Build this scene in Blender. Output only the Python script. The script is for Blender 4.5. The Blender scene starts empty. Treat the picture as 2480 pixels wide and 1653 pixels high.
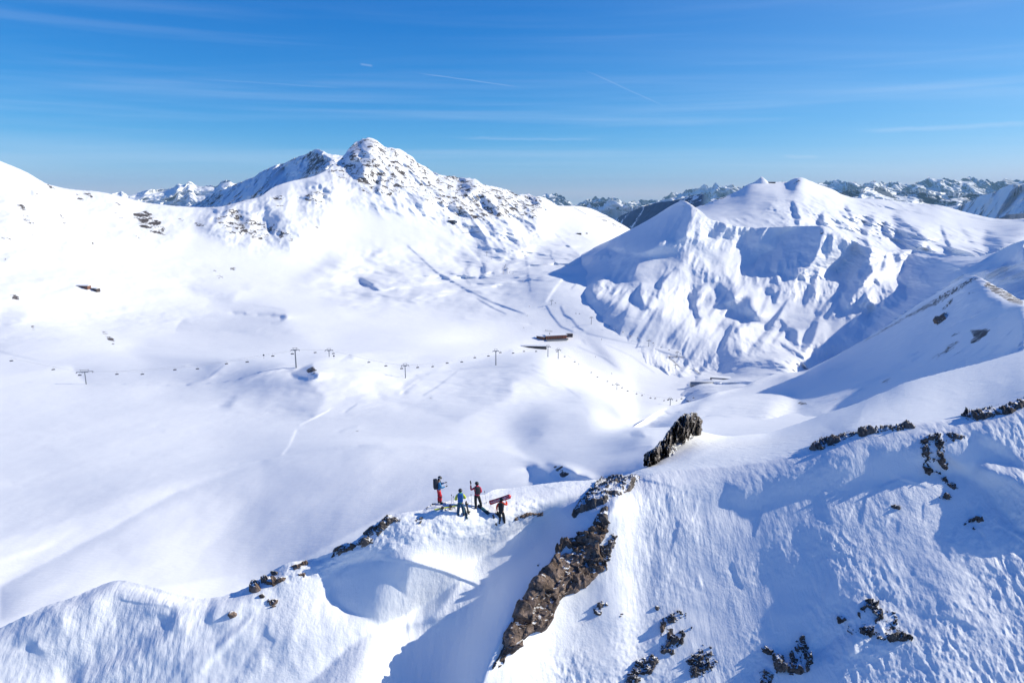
import bpy, bmesh, math, random
import numpy as np
from mathutils import Vector, Matrix, Quaternion
random.seed(7)
SC = bpy.context.scene

# ------------------------------------------------------------------ camera
F_PX, PITCH = 1653.0, math.radians(12.2)      # focal length in photo pixels (2480 wide), camera tilt
CX, CY = 1240.0, 826.5
cam_d = bpy.data.cameras.new('camera'); cam = bpy.data.objects.new('camera', cam_d)
SC.collection.objects.link(cam); SC.camera = cam
cam_d.sensor_fit = 'HORIZONTAL'; cam_d.angle_x = 2*math.atan(1240/F_PX)
cam_d.clip_start = 0.5; cam_d.clip_end = 200000
cam.location = (0, 0, 0); cam.rotation_euler = (math.pi/2 - PITCH, 0, 0)

# ------------------------------------------------------------------ sky and sun
SUN_EL, SUN_AZ = math.radians(28.0), math.radians(82.0)   # azimuth measured from the view direction to the right
w = bpy.data.worlds.new('World'); SC.world = w; w.use_nodes = True
nt = w.node_tree; nt.nodes.clear()
def nn(tree, typ, **kw):
    n = tree.nodes.new(typ)
    for k, v in kw.items():
        if k.startswith('i_'):
            n.inputs[k[2:].replace('_', ' ')].default_value = v
        else: setattr(n, k, v)
    return n
sky = nn(nt, 'ShaderNodeTexSky', sky_type='NISHITA', sun_disc=False, sun_elevation=SUN_EL, sun_rotation=SUN_AZ,
         altitude=2600, air_density=1.0, dust_density=0.35, ozone_density=2.2)
gam = nn(nt, 'ShaderNodeHueSaturation'); gam.inputs['Saturation'].default_value = 1.12
tint = nn(nt, 'ShaderNodeMix', data_type='RGBA', blend_type='MULTIPLY'); tint.inputs[0].default_value = 1
tint.inputs[7].default_value = (0.62, 0.86, 1.25, 1)
bg = nn(nt, 'ShaderNodeBackground'); bg.inputs['Strength'].default_value = 0.080
out = nn(nt, 'ShaderNodeOutputWorld')
L = nt.links.new
L(sky.outputs[0], gam.inputs['Color']); L(gam.outputs[0], tint.inputs[6])
sc_ = nt.nodes.new('ShaderNodeSeparateColor'); cc_ = nt.nodes.new('ShaderNodeCombineColor'); L(tint.outputs[2], sc_.inputs[0])
for i_, (a_, g_) in enumerate(((.33, 1.9), (.965, .98), (2.03, .62))):      # deep alpine blue overhead, pale at the horizon
    p_ = nt.nodes.new('ShaderNodeMath'); p_.operation = 'POWER'; L(sc_.outputs[i_], p_.inputs[0]); p_.inputs[1].default_value = g_
    q_ = nt.nodes.new('ShaderNodeMath'); q_.operation = 'MULTIPLY'; L(p_.outputs[0], q_.inputs[0]); q_.inputs[1].default_value = a_; L(q_.outputs[0], cc_.inputs[i_])
# thin cirrus: noise laid out on a high horizontal cloud sheet (direction / height)
tc = nn(nt, 'ShaderNodeTexCoord'); sep = nn(nt, 'ShaderNodeSeparateXYZ'); L(tc.outputs['Generated'], sep.inputs[0])
def M(op, a, b=None, c=None, clamp=False, tree=None):
    tree = tree or nt
    n = tree.nodes.new('ShaderNodeMath'); n.operation = op; n.use_clamp = clamp
    for i, v in enumerate((a, b, c)):
        if v is None: continue
        if isinstance(v, (int, float)): n.inputs[i].default_value = v
        else: tree.links.new(v, n.inputs[i])
    return n.outputs[0]
def comb(tree, x, y, z):
    n = tree.nodes.new('ShaderNodeCombineXYZ')
    for i, v in enumerate((x, y, z)):
        if isinstance(v, (int, float)): n.inputs[i].default_value = v
        else: tree.links.new(v, n.inputs[i])
    return n.outputs[0]
zc = M('MAXIMUM', sep.outputs[2], 0.0)
den = M('ADD', zc, 0.035)
u = M('DIVIDE', sep.outputs[0], den); v = M('DIVIDE', sep.outputs[1], den)
def noise(tree, vec, scale, detail=4, rough=.5, dist=0.0):
    n = tree.nodes.new('ShaderNodeTexNoise'); n.inputs['Scale'].default_value = scale
    n.inputs['Detail'].default_value = detail; n.inputs['Roughness'].default_value = rough
    n.inputs['Distortion'].default_value = dist
    tree.links.new(vec, n.inputs['Vector']); return n.outputs[0]
def ramp(tree, val, a, b, lo=0.0, hi=1.0):
    n = tree.nodes.new('ShaderNodeMapRange'); n.interpolation_type = 'SMOOTHSTEP'
    for k, x in (('From Min', a), ('From Max', b), ('To Min', lo), ('To Max', hi)): n.inputs[k].default_value = x
    tree.links.new(val, n.inputs['Value']); return n.outputs[0]
c1 = ramp(nt, noise(nt, comb(nt, M('MULTIPLY', M('ADD', u, M('MULTIPLY', v, .12)), .16), M('MULTIPLY', v, .9), 3.3), 1.0, 5, .55, .6), .46, .82)
c2 = ramp(nt, noise(nt, comb(nt, M('MULTIPLY', u, .05), M('MULTIPLY', v, .42), 9.1), 1.0, 6, .6, .3), .5, .85)
c3 = ramp(nt, noise(nt, comb(nt, M('MULTIPLY', sep.outputs[0], 1.0), M('MULTIPLY', sep.outputs[2], 26.0), 4.7), 1.15, 4, .55, .25), .47, .72)
c3 = M('MULTIPLY', c3, ramp(nt, sep.outputs[2], .30, .02, 0.15, 1.0))
def dirv(px, py):
    xc = (px - 1240)/F_PX; yc = -(py - 826.5)/F_PX; return Vector((xc, math.cos(PITCH) + yc*math.sin(PITCH), -math.sin(PITCH) + yc*math.cos(PITCH))).normalized()
def vdot(vec):
    n = nt.nodes.new('ShaderNodeVectorMath'); n.operation = 'DOT_PRODUCT'; nt.links.new(tc.outputs['Generated'], n.inputs[0]); n.inputs[1].default_value = vec; return n.outputs['Value']
trails = None
for (xa, ya, xb, yb, wd, st) in ((1000, 176, 1270, 212, .0011, .30), (1405, 165, 1620, 262, .0013, .20), (870, 155, 905, 160, .0022, .30), (1090, 335, 1480, 338, .0028, .22), (2060, 318, 2560, 296, .0045, .30), (1890, 378, 1990, 379, .0035, .28), (450, 190, 860, 215, .0013, .12)):
    a_, b_ = dirv(xa, ya), dirv(xb, yb); n_ = a_.cross(b_).normalized(); mid_ = (a_ + b_).normalized(); half = a_.dot(mid_); al = (b_ - a_).normalized(); lim = abs(a_.dot(al))
    d_ = M('ABSOLUTE', M('ADD', vdot(n_), M('MULTIPLY', M('SUBTRACT', noise(nt, tc.outputs['Generated'], 30, 3), .5), wd*1.5)))
    e_ = M('ABSOLUTE', vdot(al)); w1_ = ramp(nt, d_, wd, 0.0); w2_ = ramp(nt, e_, lim, lim*.55)
    t_ = M('MULTIPLY', M('MULTIPLY', w1_, w2_), st*.5); trails = t_ if trails is None else M('ADD', trails, t_)
cl = M('ADD', M('ADD', M('MULTIPLY', c1, .06), M('MULTIPLY', c2, .09)), M('ADD', trails, M('ADD', M('MULTIPLY', c3, .17), ramp(nt, sep.outputs[0], -.1, .75, 0.0, .10))), clamp=True)
cmix = nn(nt, 'ShaderNodeMix', data_type='RGBA'); cmix.inputs[7].default_value = (7.4, 8.3, 9.8, 1)
L(cl, cmix.inputs[0]); L(cc_.outputs[0], cmix.inputs[6])
L(cmix.outputs[2], bg.inputs[0]); L(bg.outputs[0], out.inputs[0])

sd = bpy.data.lights.new('sun', 'SUN'); sun = bpy.data.objects.new('sun', sd); SC.collection.objects.link(sun)
sd.energy = 4.4; sd.angle = math.radians(0.5); sd.color = (1.0, 0.90, 0.70)
SUNV = Vector((math.sin(SUN_AZ)*math.cos(SUN_EL), math.cos(SUN_AZ)*math.cos(SUN_EL), math.sin(SUN_EL)))
sun.rotation_euler = SUNV.to_track_quat('Z', 'Y').to_euler(); sun.location = (0, 0, 500)
vs = SC.view_settings; vs.view_transform = 'Standard'; vs.look = 'None'; vs.gamma = 1; vs.use_curve_mapping = False
vs.exposure = 0.5
SC.cycles.max_bounces = 5; SC.cycles.diffuse_bounces = 2; SC.cycles.volume_bounces = 0

# ------------------------------------------------------------------ helpers
cp_, sp_ = math.cos(PITCH), math.sin(PITCH)
def ray(px, py):
    xc = (np.asarray(px, float) - CX)/F_PX; yc = -(np.asarray(py, float) - CY)/F_PX
    return xc, cp_ + yc*sp_, -sp_ + yc*cp_
def P(px, py, Y):
    a, b, c = ray(px, py); k = Y/b
    return np.stack([a*k, b*k, c*k], -1)
def PV(px, py, Y): return Vector(P(px, py, Y).tolist())

def pchip_slopes(x, y):
    # x: (K,N) increasing along 0, y: (K,N)
    h = np.diff(x, axis=0); d = np.diff(y, axis=0)/h
    m = np.zeros_like(y)
    w1 = 2*h[1:] + h[:-1]; w2 = h[1:] + 2*h[:-1]
    same = d[1:]*d[:-1] > 0
    with np.errstate(all='ignore'):
        hm = (w1 + w2)/(w1/d[:-1] + w2/d[1:])
    m[1:-1] = np.where(same, hm, 0); m[0] = d[0]; m[-1] = d[-1]
    return m, h, d
def pchip1(xs, ys, x):
    xs = np.array(xs, float)[:, None]; ys = np.array(ys, float)[:, None]
    m, h, _ = pchip_slopes(xs, ys)
    i = np.clip(np.searchsorted(xs[:, 0], x) - 1, 0, len(xs) - 2)
    t = np.clip((x - xs[i, 0])/h[i, 0], -1, 2); hh = h[i, 0]
    t = np.clip(t, 0, 1)
    return ((2*t**3 - 3*t**2 + 1)*ys[i, 0] + (t**3 - 2*t**2 + t)*hh*m[i, 0] + (-2*t**3 + 3*t**2)*ys[i+1, 0] + (t**3 - t**2)*hh*m[i+1, 0])
def pchip_cols(xk, yk, xq):
    # xk,yk (K,N) increasing in xk ; xq (R,N)
    m, h, _ = pchip_slopes(xk, yk); K, N = xk.shape; R = xq.shape[0]
    idx = np.zeros((R, N), int)
    for k in range(1, K-1): idx += (xq > xk[k][None, :])
    c = np.arange(N)[None, :].repeat(R, 0)
    x0 = xk[idx, c]; hh = h[idx, c]; t = np.clip((xq - x0)/hh, 0, 1)
    return ((2*t**3 - 3*t**2 + 1)*yk[idx, c] + (t**3 - 2*t**2 + t)*hh*m[idx, c] + (-2*t**3 + 3*t**2)*yk[idx+1, c] + (t**3 - t**2)*hh*m[idx+1, c])
def gblur(a, sx, sy):
    for ax, s in ((1, sx), (0, sy)):
        if s <= 0: continue
        r = int(3*s) + 1; k = np.exp(-0.5*(np.arange(-r, r+1)/s)**2); k /= k.sum()
        pad = [(0, 0), (0, 0)]; pad[ax] = (r, r)
        b = np.pad(a, pad, mode='edge'); n = a.shape[ax]; o = np.zeros_like(a)
        for j, kk in enumerate(k): o += kk*(b[:, j:j+n] if ax == 1 else b[j:j+n, :])
        a = o
    return a

# gradient noise
_rng = np.random.RandomState(11)
_perm = _rng.permutation(256); _perm = np.concatenate([_perm, _perm, _perm])
_g = _rng.normal(size=(256, 3)); _g /= np.linalg.norm(_g, axis=1)[:, None]; _g = _g.astype(np.float32)
def perlin(p):
    p = p.astype(np.float64); i = np.floor(p).astype(np.int64); f = (p - i).astype(np.float32); i &= 255
    u_ = f*f*f*(f*(f*6 - 15) + 10); res = 0
    for dx in (0, 1):
        wx = u_[..., 0] if dx else 1 - u_[..., 0]
        for dy in (0, 1):
            wy = u_[..., 1] if dy else 1 - u_[..., 1]
            for dz in (0, 1):
                wz = u_[..., 2] if dz else 1 - u_[..., 2]
                h = _perm[_perm[_perm[(i[..., 0]+dx) & 255] + ((i[..., 1]+dy) & 255)] + ((i[..., 2]+dz) & 255)]
                g = _g[h]
                dot = g[..., 0]*(f[..., 0]-dx) + g[..., 1]*(f[..., 1]-dy) + g[..., 2]*(f[..., 2]-dz)
                res = res + wx*wy*wz*dot
    return res*1.5
def fbm(p, octv=4, gain=.5, ridged=False, lac=2.03):
    s = 0; a = 1.0; q = p.copy()
    for o in range(octv):
        n = perlin(q)
        if ridged: n = 1 - 2*np.abs(n)
        s = s + a*n; a *= gain; q = q*lac + 17.3
    return s

CROPS = dict(B1=(1400, 470, 3.6457), B2=(1780, 500, 3.6457), C1=(1680, 420, 2.941), A=(900, 340, 3.565), A0=(400, 300, 3.734),
             V=(0, 620, 1.8976), W=(1200, 950, 3.3614), X=(1040, 540, 4.9), R=(1800, 640, 3.409), F7=(1100, 1000, 2.4014),
             F8=(1700, 1000, 2.4013), F6=(0, 1200, 1.8976), S=(1600, 860, 7.84), Q=(0, 380, 3.734), L=(1200, 680, 7.84), PX=(0, 0, 1), Z=(960, 1100, 5.8725),
             E=(1200, 760, 3.795))
GX0, GX1, GY0, GY1, GS = -200, 2700, 250, 1850, 2.0
GW, GH = int((GX1-GX0)/GS), int((GY1-GY0)/GS)
def topx(crop, pts):
    ox, oy, s = CROPS[crop]; return [(ox + x/s, oy + y/s) for x, y in pts]
def raster(items, mx=False):
    """items: (crop, strength, blur_px, pts) -> map on the grid"""
    S = np.zeros((GH, GW))
    for it in items:
        crop, st, bl, pts = it[:4]
        q = np.array([((x-GX0)/GS, (y-GY0)/GS) for x, y in topx(crop, pts)])
        m = 3*bl/GS + 3
        a0, a1 = max(0, int(q[:, 0].min()-m)), min(GW, int(q[:, 0].max()+m)+1)
        b0, b1 = max(0, int(q[:, 1].min()-m)), min(GH, int(q[:, 1].max()+m)+1)
        if a1 <= a0 or b1 <= b0: continue
        X, Yg = np.meshgrid(np.arange(a0, a1)+.5, np.arange(b0, b1)+.5); ins = np.zeros(X.shape, bool)
        for (xa, ya), (xb, yb) in zip(q, np.roll(q, -1, 0)):
            if ya == yb: continue
            c = ((ya > Yg) != (yb > Yg)) & (X < (xb-xa)*(Yg-ya)/(yb-ya) + xa); ins ^= c
        g_ = gblur(ins.astype(float)*st, bl/GS, bl/GS)
        S[b0:b1, a0:a1] = np.maximum(S[b0:b1, a0:a1], g_) if mx else S[b0:b1, a0:a1] + g_
    return S
def strokes(items):
    """items: (crop, strength, width_px, pts): soft lines"""
    S = np.zeros((GH, GW))
    for crop, st, wd, pts in items:
        q = [((x-GX0)/GS, (y-GY0)/GS) for x, y in topx(crop, pts)]; w_ = wd/GS
        acc = None
        xs = [a for a, b in q]; ys = [b for a, b in q]; m = 3*w_+2
        a0, a1 = max(0, int(min(xs)-m)), min(GW, int(max(xs)+m)+1); b0, b1 = max(0, int(min(ys)-m)), min(GH, int(max(ys)+m)+1)
        if a1 <= a0 or b1 <= b0: continue
        X, Yg = np.meshgrid(np.arange(a0, a1)+.5, np.arange(b0, b1)+.5); d = np.full(X.shape, 1e9)
        for (xa, ya), (xb, yb) in zip(q[:-1], q[1:]):
            dx, dy = xb-xa, yb-ya; t = np.clip(((X-xa)*dx + (Yg-ya)*dy)/(dx*dx+dy*dy+1e-9), 0, 1)
            d = np.minimum(d, np.hypot(X-xa-t*dx, Yg-ya-t*dy))
        S[b0:b1, a0:a1] = np.maximum(S[b0:b1, a0:a1], st*np.exp(-.5*(d/w_)**2)) if st > 0 else np.minimum(S[b0:b1, a0:a1], st*np.exp(-.5*(d/w_)**2))
    return S
def integrate(G, lam=0.10, mu_len=220.0):
    """height (in px) whose left-right slope follows -G (G>0: faces left, dark)"""
    H_, W_ = G.shape; kx = 2*np.pi*np.fft.fftfreq(W_, GS)[None, :]; ky = 2*np.pi*np.fft.fftfreq(H_, GS)[:, None]
    g = np.fft.fft2(G)      # surface rises towards +x where it faces left
    den = kx**2 + lam*ky**2 + (2*np.pi/mu_len/6)**2
    h = np.fft.ifft2(np.conj(1j*kx)*g/den).real
    return h
def sample(Mp, px, py):
    x = np.clip((px-GX0)/GS - .5, 0, GW-1.001); y = np.clip((py-GY0)/GS - .5, 0, GH-1.001)
    i = x.astype(int); j = y.astype(int); fx = x-i; fy = y-j
    return (Mp[j, i]*(1-fx)*(1-fy) + Mp[j, i+1]*fx*(1-fy) + Mp[j+1, i]*(1-fx)*fy + Mp[j+1, i+1]*fx*fy)

# ------------------------------------------------------------------ object bookkeeping
COL = SC.collection
def tag(o, label=None, cat=None, group=None, kind=None):
    if label: o['label'] = label
    if cat: o['category'] = cat
    if group: o['group'] = group
    if kind: o['kind'] = kind
    return o
def empty(name, loc, rz=0.0):
    o = bpy.data.objects.new(name, None); COL.objects.link(o); o.location = loc; o.rotation_euler = (0, 0, rz); o.empty_display_size = .3
    return o
def grid_mesh(name, V, mat, attrs=None, wrap=False):
    R_, C_ = V.shape[:2]; n = R_*C_
    me = bpy.data.meshes.new(name)
    idx = np.arange(n).reshape(R_, C_)
    f = np.stack([idx[:-1, :-1], idx[:-1, 1:], idx[1:, 1:], idx[1:, :-1]], -1).reshape(-1, 4)
    me.vertices.add(n); me.vertices.foreach_set('co', V.reshape(-1).astype(np.float32))
    me.loops.add(f.size); me.loops.foreach_set('vertex_index', f.reshape(-1).astype(np.int32))
    me.polygons.add(len(f)); me.polygons.foreach_set('loop_start', (np.arange(len(f))*4).astype(np.int32))
    me.polygons.foreach_set('loop_total', np.full(len(f), 4, np.int32))
    me.polygons.foreach_set('use_smooth', np.ones(len(f), bool))
    me.update(calc_edges=True); me.validate()
    for k, a in (attrs or {}).items():
        at = me.attributes.new(k, 'FLOAT', 'POINT'); at.data.foreach_set('value', a.reshape(-1).astype(np.float32))
    me.materials.append(mat)
    o = bpy.data.objects.new(name, me); COL.objects.link(o); return o

# ------------------------------------------------------------------ materials
def new_mat(name):
    m = bpy.data.materials.new(name); m.use_nodes = True; t = m.node_tree
    return m, t, t.nodes['Principled BSDF']
def flat_mat(name, col, rough=.6, metal=0.0, var=.12, scale=8.0, bump=.0):
    m, t, b = new_mat(name); b.inputs['Roughness'].default_value = rough; b.inputs['Metallic'].default_value = metal
    g = t.nodes.new('ShaderNodeTexCoord'); nz = noise(t, g.outputs['Object'], scale, 4, .6)
    mx = nn(t, 'ShaderNodeMix', data_type='RGBA'); t.links.new(nz, mx.inputs[0])
    mx.inputs[6].default_value = tuple(c*(1-var) for c in col) + (1,); mx.inputs[7].default_value = tuple(min(1, c*(1+var)) for c in col) + (1,)
    t.links.new(mx.outputs[2], b.inputs['Base Color'])
    if bump:
        bp = t.nodes.new('ShaderNodeBump'); bp.inputs['Strength'].default_value = bump; bp.inputs['Distance'].default_value = .05
        t.links.new(nz, bp.inputs['Height']); t.links.new(bp.outputs[0], b.inputs['Normal'])
    return m
SNOW = (0.79, 0.83, 0.885)
def terrain_mat(name, rock_scale=.05, rock_detail=8, edge=.10, slope_lo=None, bumps=((.4, .06, .35),), rockcol=((.035, .032, .034), (.15, .13, .125)), snow=SNOW, aniso=1.0):
    """snow with rock where the 'rock' attribute beats a noise; bumps: (scale, distance, strength)"""
    m, t, b = new_mat(name)
    g = t.nodes.new('ShaderNodeNewGeometry'); pos = g.outputs['Position']
    at = t.nodes.new('ShaderNodeAttribute'); at.attribute_name = 'rock'
    mp = t.nodes.new('ShaderNodeMapping'); mp.inputs['Scale'].default_value = (1, 1, 1.6); t.links.new(pos, mp.inputs[0])
    n1 = noise(t, mp.outputs[0], rock_scale, rock_detail, .68, .4)
    n2 = noise(t, mp.outputs[0], rock_scale*6, 4, .6)
    nz = M('ADD', M('MULTIPLY', n1, .75, tree=t), M('MULTIPLY', n2, .25, tree=t), tree=t)
    nz = M('MULTIPLY_ADD', nz, 2.2, -.6, tree=t)
    s = M('SUBTRACT', M('ADD', at.outputs['Fac'], nz, tree=t), 1.0, tree=t)
    if slope_lo is not None:
        sx = t.nodes.new('ShaderNodeSeparateXYZ'); t.links.new(g.outputs['Normal'], sx.inputs[0])
        s = M('ADD', s, ramp(t, sx.outputs[2], slope_lo, slope_lo-.35, 0, .18), tree=t)
    mask = ramp(t, s, 0.0, edge)
    rc = nn(t, 'ShaderNodeMix', data_type='RGBA'); rc.inputs[6].default_value = rockcol[0]+(1,); rc.inputs[7].default_value = rockcol[1]+(1,)
    t.links.new(ramp(t, noise(t, pos, rock_scale*9, 5, .7), .35, .7), rc.inputs[0])
    mx = nn(t, 'ShaderNodeMix', data_type='RGBA'); t.links.new(mask, mx.inputs[0]); mx.inputs[6].default_value = snow+(1,)
    t.links.new(rc.outputs[2], mx.inputs[7]); t.links.new(mx.outputs[2], b.inputs['Base Color'])
    rr = M('ADD', M('MULTIPLY', mask, .3, tree=t), .55, tree=t); t.links.new(rr, b.inputs['Roughness'])
    b.inputs['Specular IOR Level'].default_value = .25
    prev = None
    for bs in bumps:
        sc, dist, st = bs[:3]
        mm = t.nodes.new('ShaderNodeMapping'); mm.inputs['Scale'].default_value = bs[4] if len(bs) > 4 else (1, aniso, 1); t.links.new(pos, mm.inputs[0])
        if len(bs) > 5: mm.inputs['Rotation'].default_value = bs[5]
        bp = t.nodes.new('ShaderNodeBump'); bp.inputs['Strength'].default_value = st; bp.inputs['Distance'].default_value = dist
        if len(bs) > 3: t.links.new(ramp(t, noise(t, pos, bs[3], 3, .5), .38, .62, st*.1, st), bp.inputs['Strength'])
        t.links.new(noise(t, mm.outputs[0], sc, 5, .55), bp.inputs['Height'])
        if prev is not None: t.links.new(prev, bp.inputs['Normal'])
        prev = bp.outputs[0]
    if prev is not None: t.links.new(prev, b.inputs['Normal'])
    return m
# ------------------------------------------------------------------ terrain layers
LAYERS = {}
def layer(name, curves, x0, x1, dx, nr, mat, dark=(), lines=(), rock=(), noises=(), jag=None, hblur=6, back=(1, 3, 8, 20, 50, 120), back_tan=.8,
          smin=.28, lam=.10, mu=220.0, vblur=0, pw=1.0, kind_label='structure', edgefade=10, gain=1.0, base_rock=0.0, jagd=14.0, rockf=lambda v: v*1.3, yoff=None, dmax=.75):
    xs = np.arange(x0, x1 + dx, dx).astype(float)
    PY, LY = [], []
    for c in curves:
        c = sorted(c); PY.append(pchip1([a[0] for a in c], [a[1] for a in c], xs)); LY.append(pchip1([a[0] for a in c], [math.log(a[2]) for a in c], xs))
    PY = np.array(PY); LY = np.array(LY); K = len(curves)
    for k in range(K-2, -1, -1): PY[k] = np.maximum(PY[k], PY[k+1] + 5.0)
    t = (np.linspace(0, 1, nr)**pw)[:, None]          # 0 crest .. 1 bottom
    py = PY[-1][None, :] + (PY[0] - PY[-1])[None, :]*t
    # depth is laid out on a regular grid, smoothed there, then read at each vertex
    q0, q1 = PY[-1].min() - 40, PY[0].max() + 10; qs = np.arange(q0, q1, 3.0)
    Q = np.repeat(qs[:, None], len(xs), 1)
    m_, _, _ = pchip_slopes(PY[::-1], LY[::-1])
    D = pchip_cols(PY[::-1], LY[::-1], Q); over = np.clip(Q - PY[-1][None, :], -60, 0)
    D = D + over*np.clip(m_[0], -.02, .0)[None, :]
    if hblur: D = gblur(D, hblur/dx, vblur)
    px = np.repeat(xs[None, :], nr, 0)
    py0 = py
    if jag is not None: py = py + jag(xs)[None, :]*np.exp(-(py - PY[-1][None, :])/jagd)
    yi = np.clip((py - q0)/3.0, 0, len(qs)-1.001); ji = yi.astype(int); fy = yi - ji; ci = np.arange(len(xs))[None, :].repeat(nr, 0)
    lY = D[ji, ci]*(1-fy) + D[ji+1, ci]*fy
    def normals(V):
        du = np.gradient(V, axis=1); dv = np.gradient(V, axis=0); n = np.cross(du, -dv); n /= np.linalg.norm(n, axis=-1, keepdims=True) + 1e-12
        return n
    V = P(px, py, np.exp(lY) + (sample(yoff, px, py) if yoff is not None else 0)); N = normals(V)
    rd = V/np.linalg.norm(V, axis=-1, keepdims=True)
    sg = np.clip(gblur(np.abs((N*rd).sum(-1)), 30/dx, 8), smin, 1.0)
    Y = np.exp(lY)
    if yoff is not None: Y = Y + sample(yoff, px, py)
    dh = np.zeros_like(Y); ND = {}
    if dark or lines:
        G = raster([(c_, min(s_, dmax)) + tuple(r_) for c_, s_, *r_ in dark]) if dark else 0
        if lines: G = G + strokes(lines)
        dh += gain*sample(integrate(G, lam, mu), px, py)*Y/F_PX
    fade = np.clip((py - PY[-1][None, :])/edgefade, 0, 1)
    for spec in noises:
        amp, wl, octv, ridged, mk = spec[:5]
        stretch = np.array(spec[5] if len(spec) > 5 else (1, 1, 1), float)
        Vn = V.copy()
        if len(spec) > 7: Vn[..., 0] += spec[7]*Vn[..., 2]
        n = fbm(Vn/(wl*stretch), octv, .5, ridged)
        if mk is not None: n = n*sample(mk, px, py)
        if len(spec) > 6 and spec[6]: n = n*np.clip(.45 + 1.6*fbm(V/spec[6] + 5.5, 3), 0.08, 1.3)
        dh += amp*n
    # positive height comes towards the viewer's side of the slope
    Y2 = Y - dh/sg*0.98
    Y2 = np.maximum(Y2, Y*.55)
    V = P(px, py, Y2)
    ra = np.zeros_like(Y) + base_rock
    if rock: ra = np.maximum(ra, rockf(sample(raster(rock, True), px, py)))
    B = []
    hd = V[0].copy(); hd[:, 2] = 0; hd /= np.linalg.norm(hd, axis=1)[:, None]
    for s in back:
        q = V[0] + hd*s; q[:, 2] -= s*back_tan; B.append(q)
    # the far side of the ridge, so that the hill is closed from behind
    VV = np.concatenate([np.array(B[::-1]), V], 0); RA = np.concatenate([np.repeat(ra[:1], len(B), 0), ra], 0)
    VV = VV[::-1]; RA = RA[::-1]
    o = grid_mesh(name, VV, mat, {'rock': RA}); tag(o, kind='structure')
    LAYERS[name] = (xs, py, np.log(Y2), PY[-1], PY[0], pw, nr)
    return o
def depth(name, x, y):
    xs, py, lY, c, b, pw, nr = LAYERS[name]
    i = (x - xs[0])/(xs[1]-xs[0]); i0 = int(np.clip(math.floor(i), 0, len(xs)-2)); f = i - i0; r = 0
    for ii, ww in ((i0, 1-f), (i0+1, f)):
        r += ww*np.interp(y, py[:, ii], lY[:, ii])
    return math.exp(r)
def on(name, x, y): return PV(x, y, depth(name, x, y))
def jagf(seed, spec):
    r = np.random.RandomState(seed)
    def f(xs):
        o = np.zeros_like(xs)
        for amp, wl in spec:
            p = np.stack([xs/wl, np.full_like(xs, seed*3.7), np.zeros_like(xs)], -1); o += amp*perlin(p)
        return o
    return f
def T(crop, pts):
    ox, oy, s = CROPS[crop]; return [(ox + p[0]/s, oy + p[1]/s) + tuple(p[2:]) for p in pts]

m_valley = terrain_mat('snow_with_rock_far', rock_scale=.05, edge=.05, slope_lo=None, bumps=((.02, 2.0, .25), (.12, .6, .3), (.55, .22, .4, .02, (.5, 2, 1))))
m_right = terrain_mat('snow_right_mountains', rock_scale=.04, edge=.08, slope_lo=None, bumps=((.02, 2.0, .3), (.15, .5, .35)))
m_far = terrain_mat('snow_far_range', rock_scale=.0022, edge=.05, slope_lo=None, bumps=(), rockcol=((.03, .05, .09), (.07, .10, .15)))  # blue rock tint: distance haze and snow shade put into the colour
m_dark = terrain_mat('forest_slope', rock_scale=.0035, edge=.05, bumps=(), rockcol=((.015, .05, .12), (.04, .11, .22)))  # forest painted blue, its haze and shade are in the colour
m_fore = terrain_mat('snow_foreground', rock_scale=.9, rock_detail=9, edge=.06, bumps=((1.1, .16, .6, .09), (2.6, .10, .6, .13, (1, .35, .35), (.2, .3, .5)), (7.0, .04, .6, .2), (.9, .20, .5, .11, (2.2, .5, .5), (0, .5, 0))), aniso=1.0)
m_should = terrain_mat('snow_shoulder', rock_scale=.28, rock_detail=9, edge=.05, bumps=((.05, .8, .3), (.4, .25, .35)))

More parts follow.
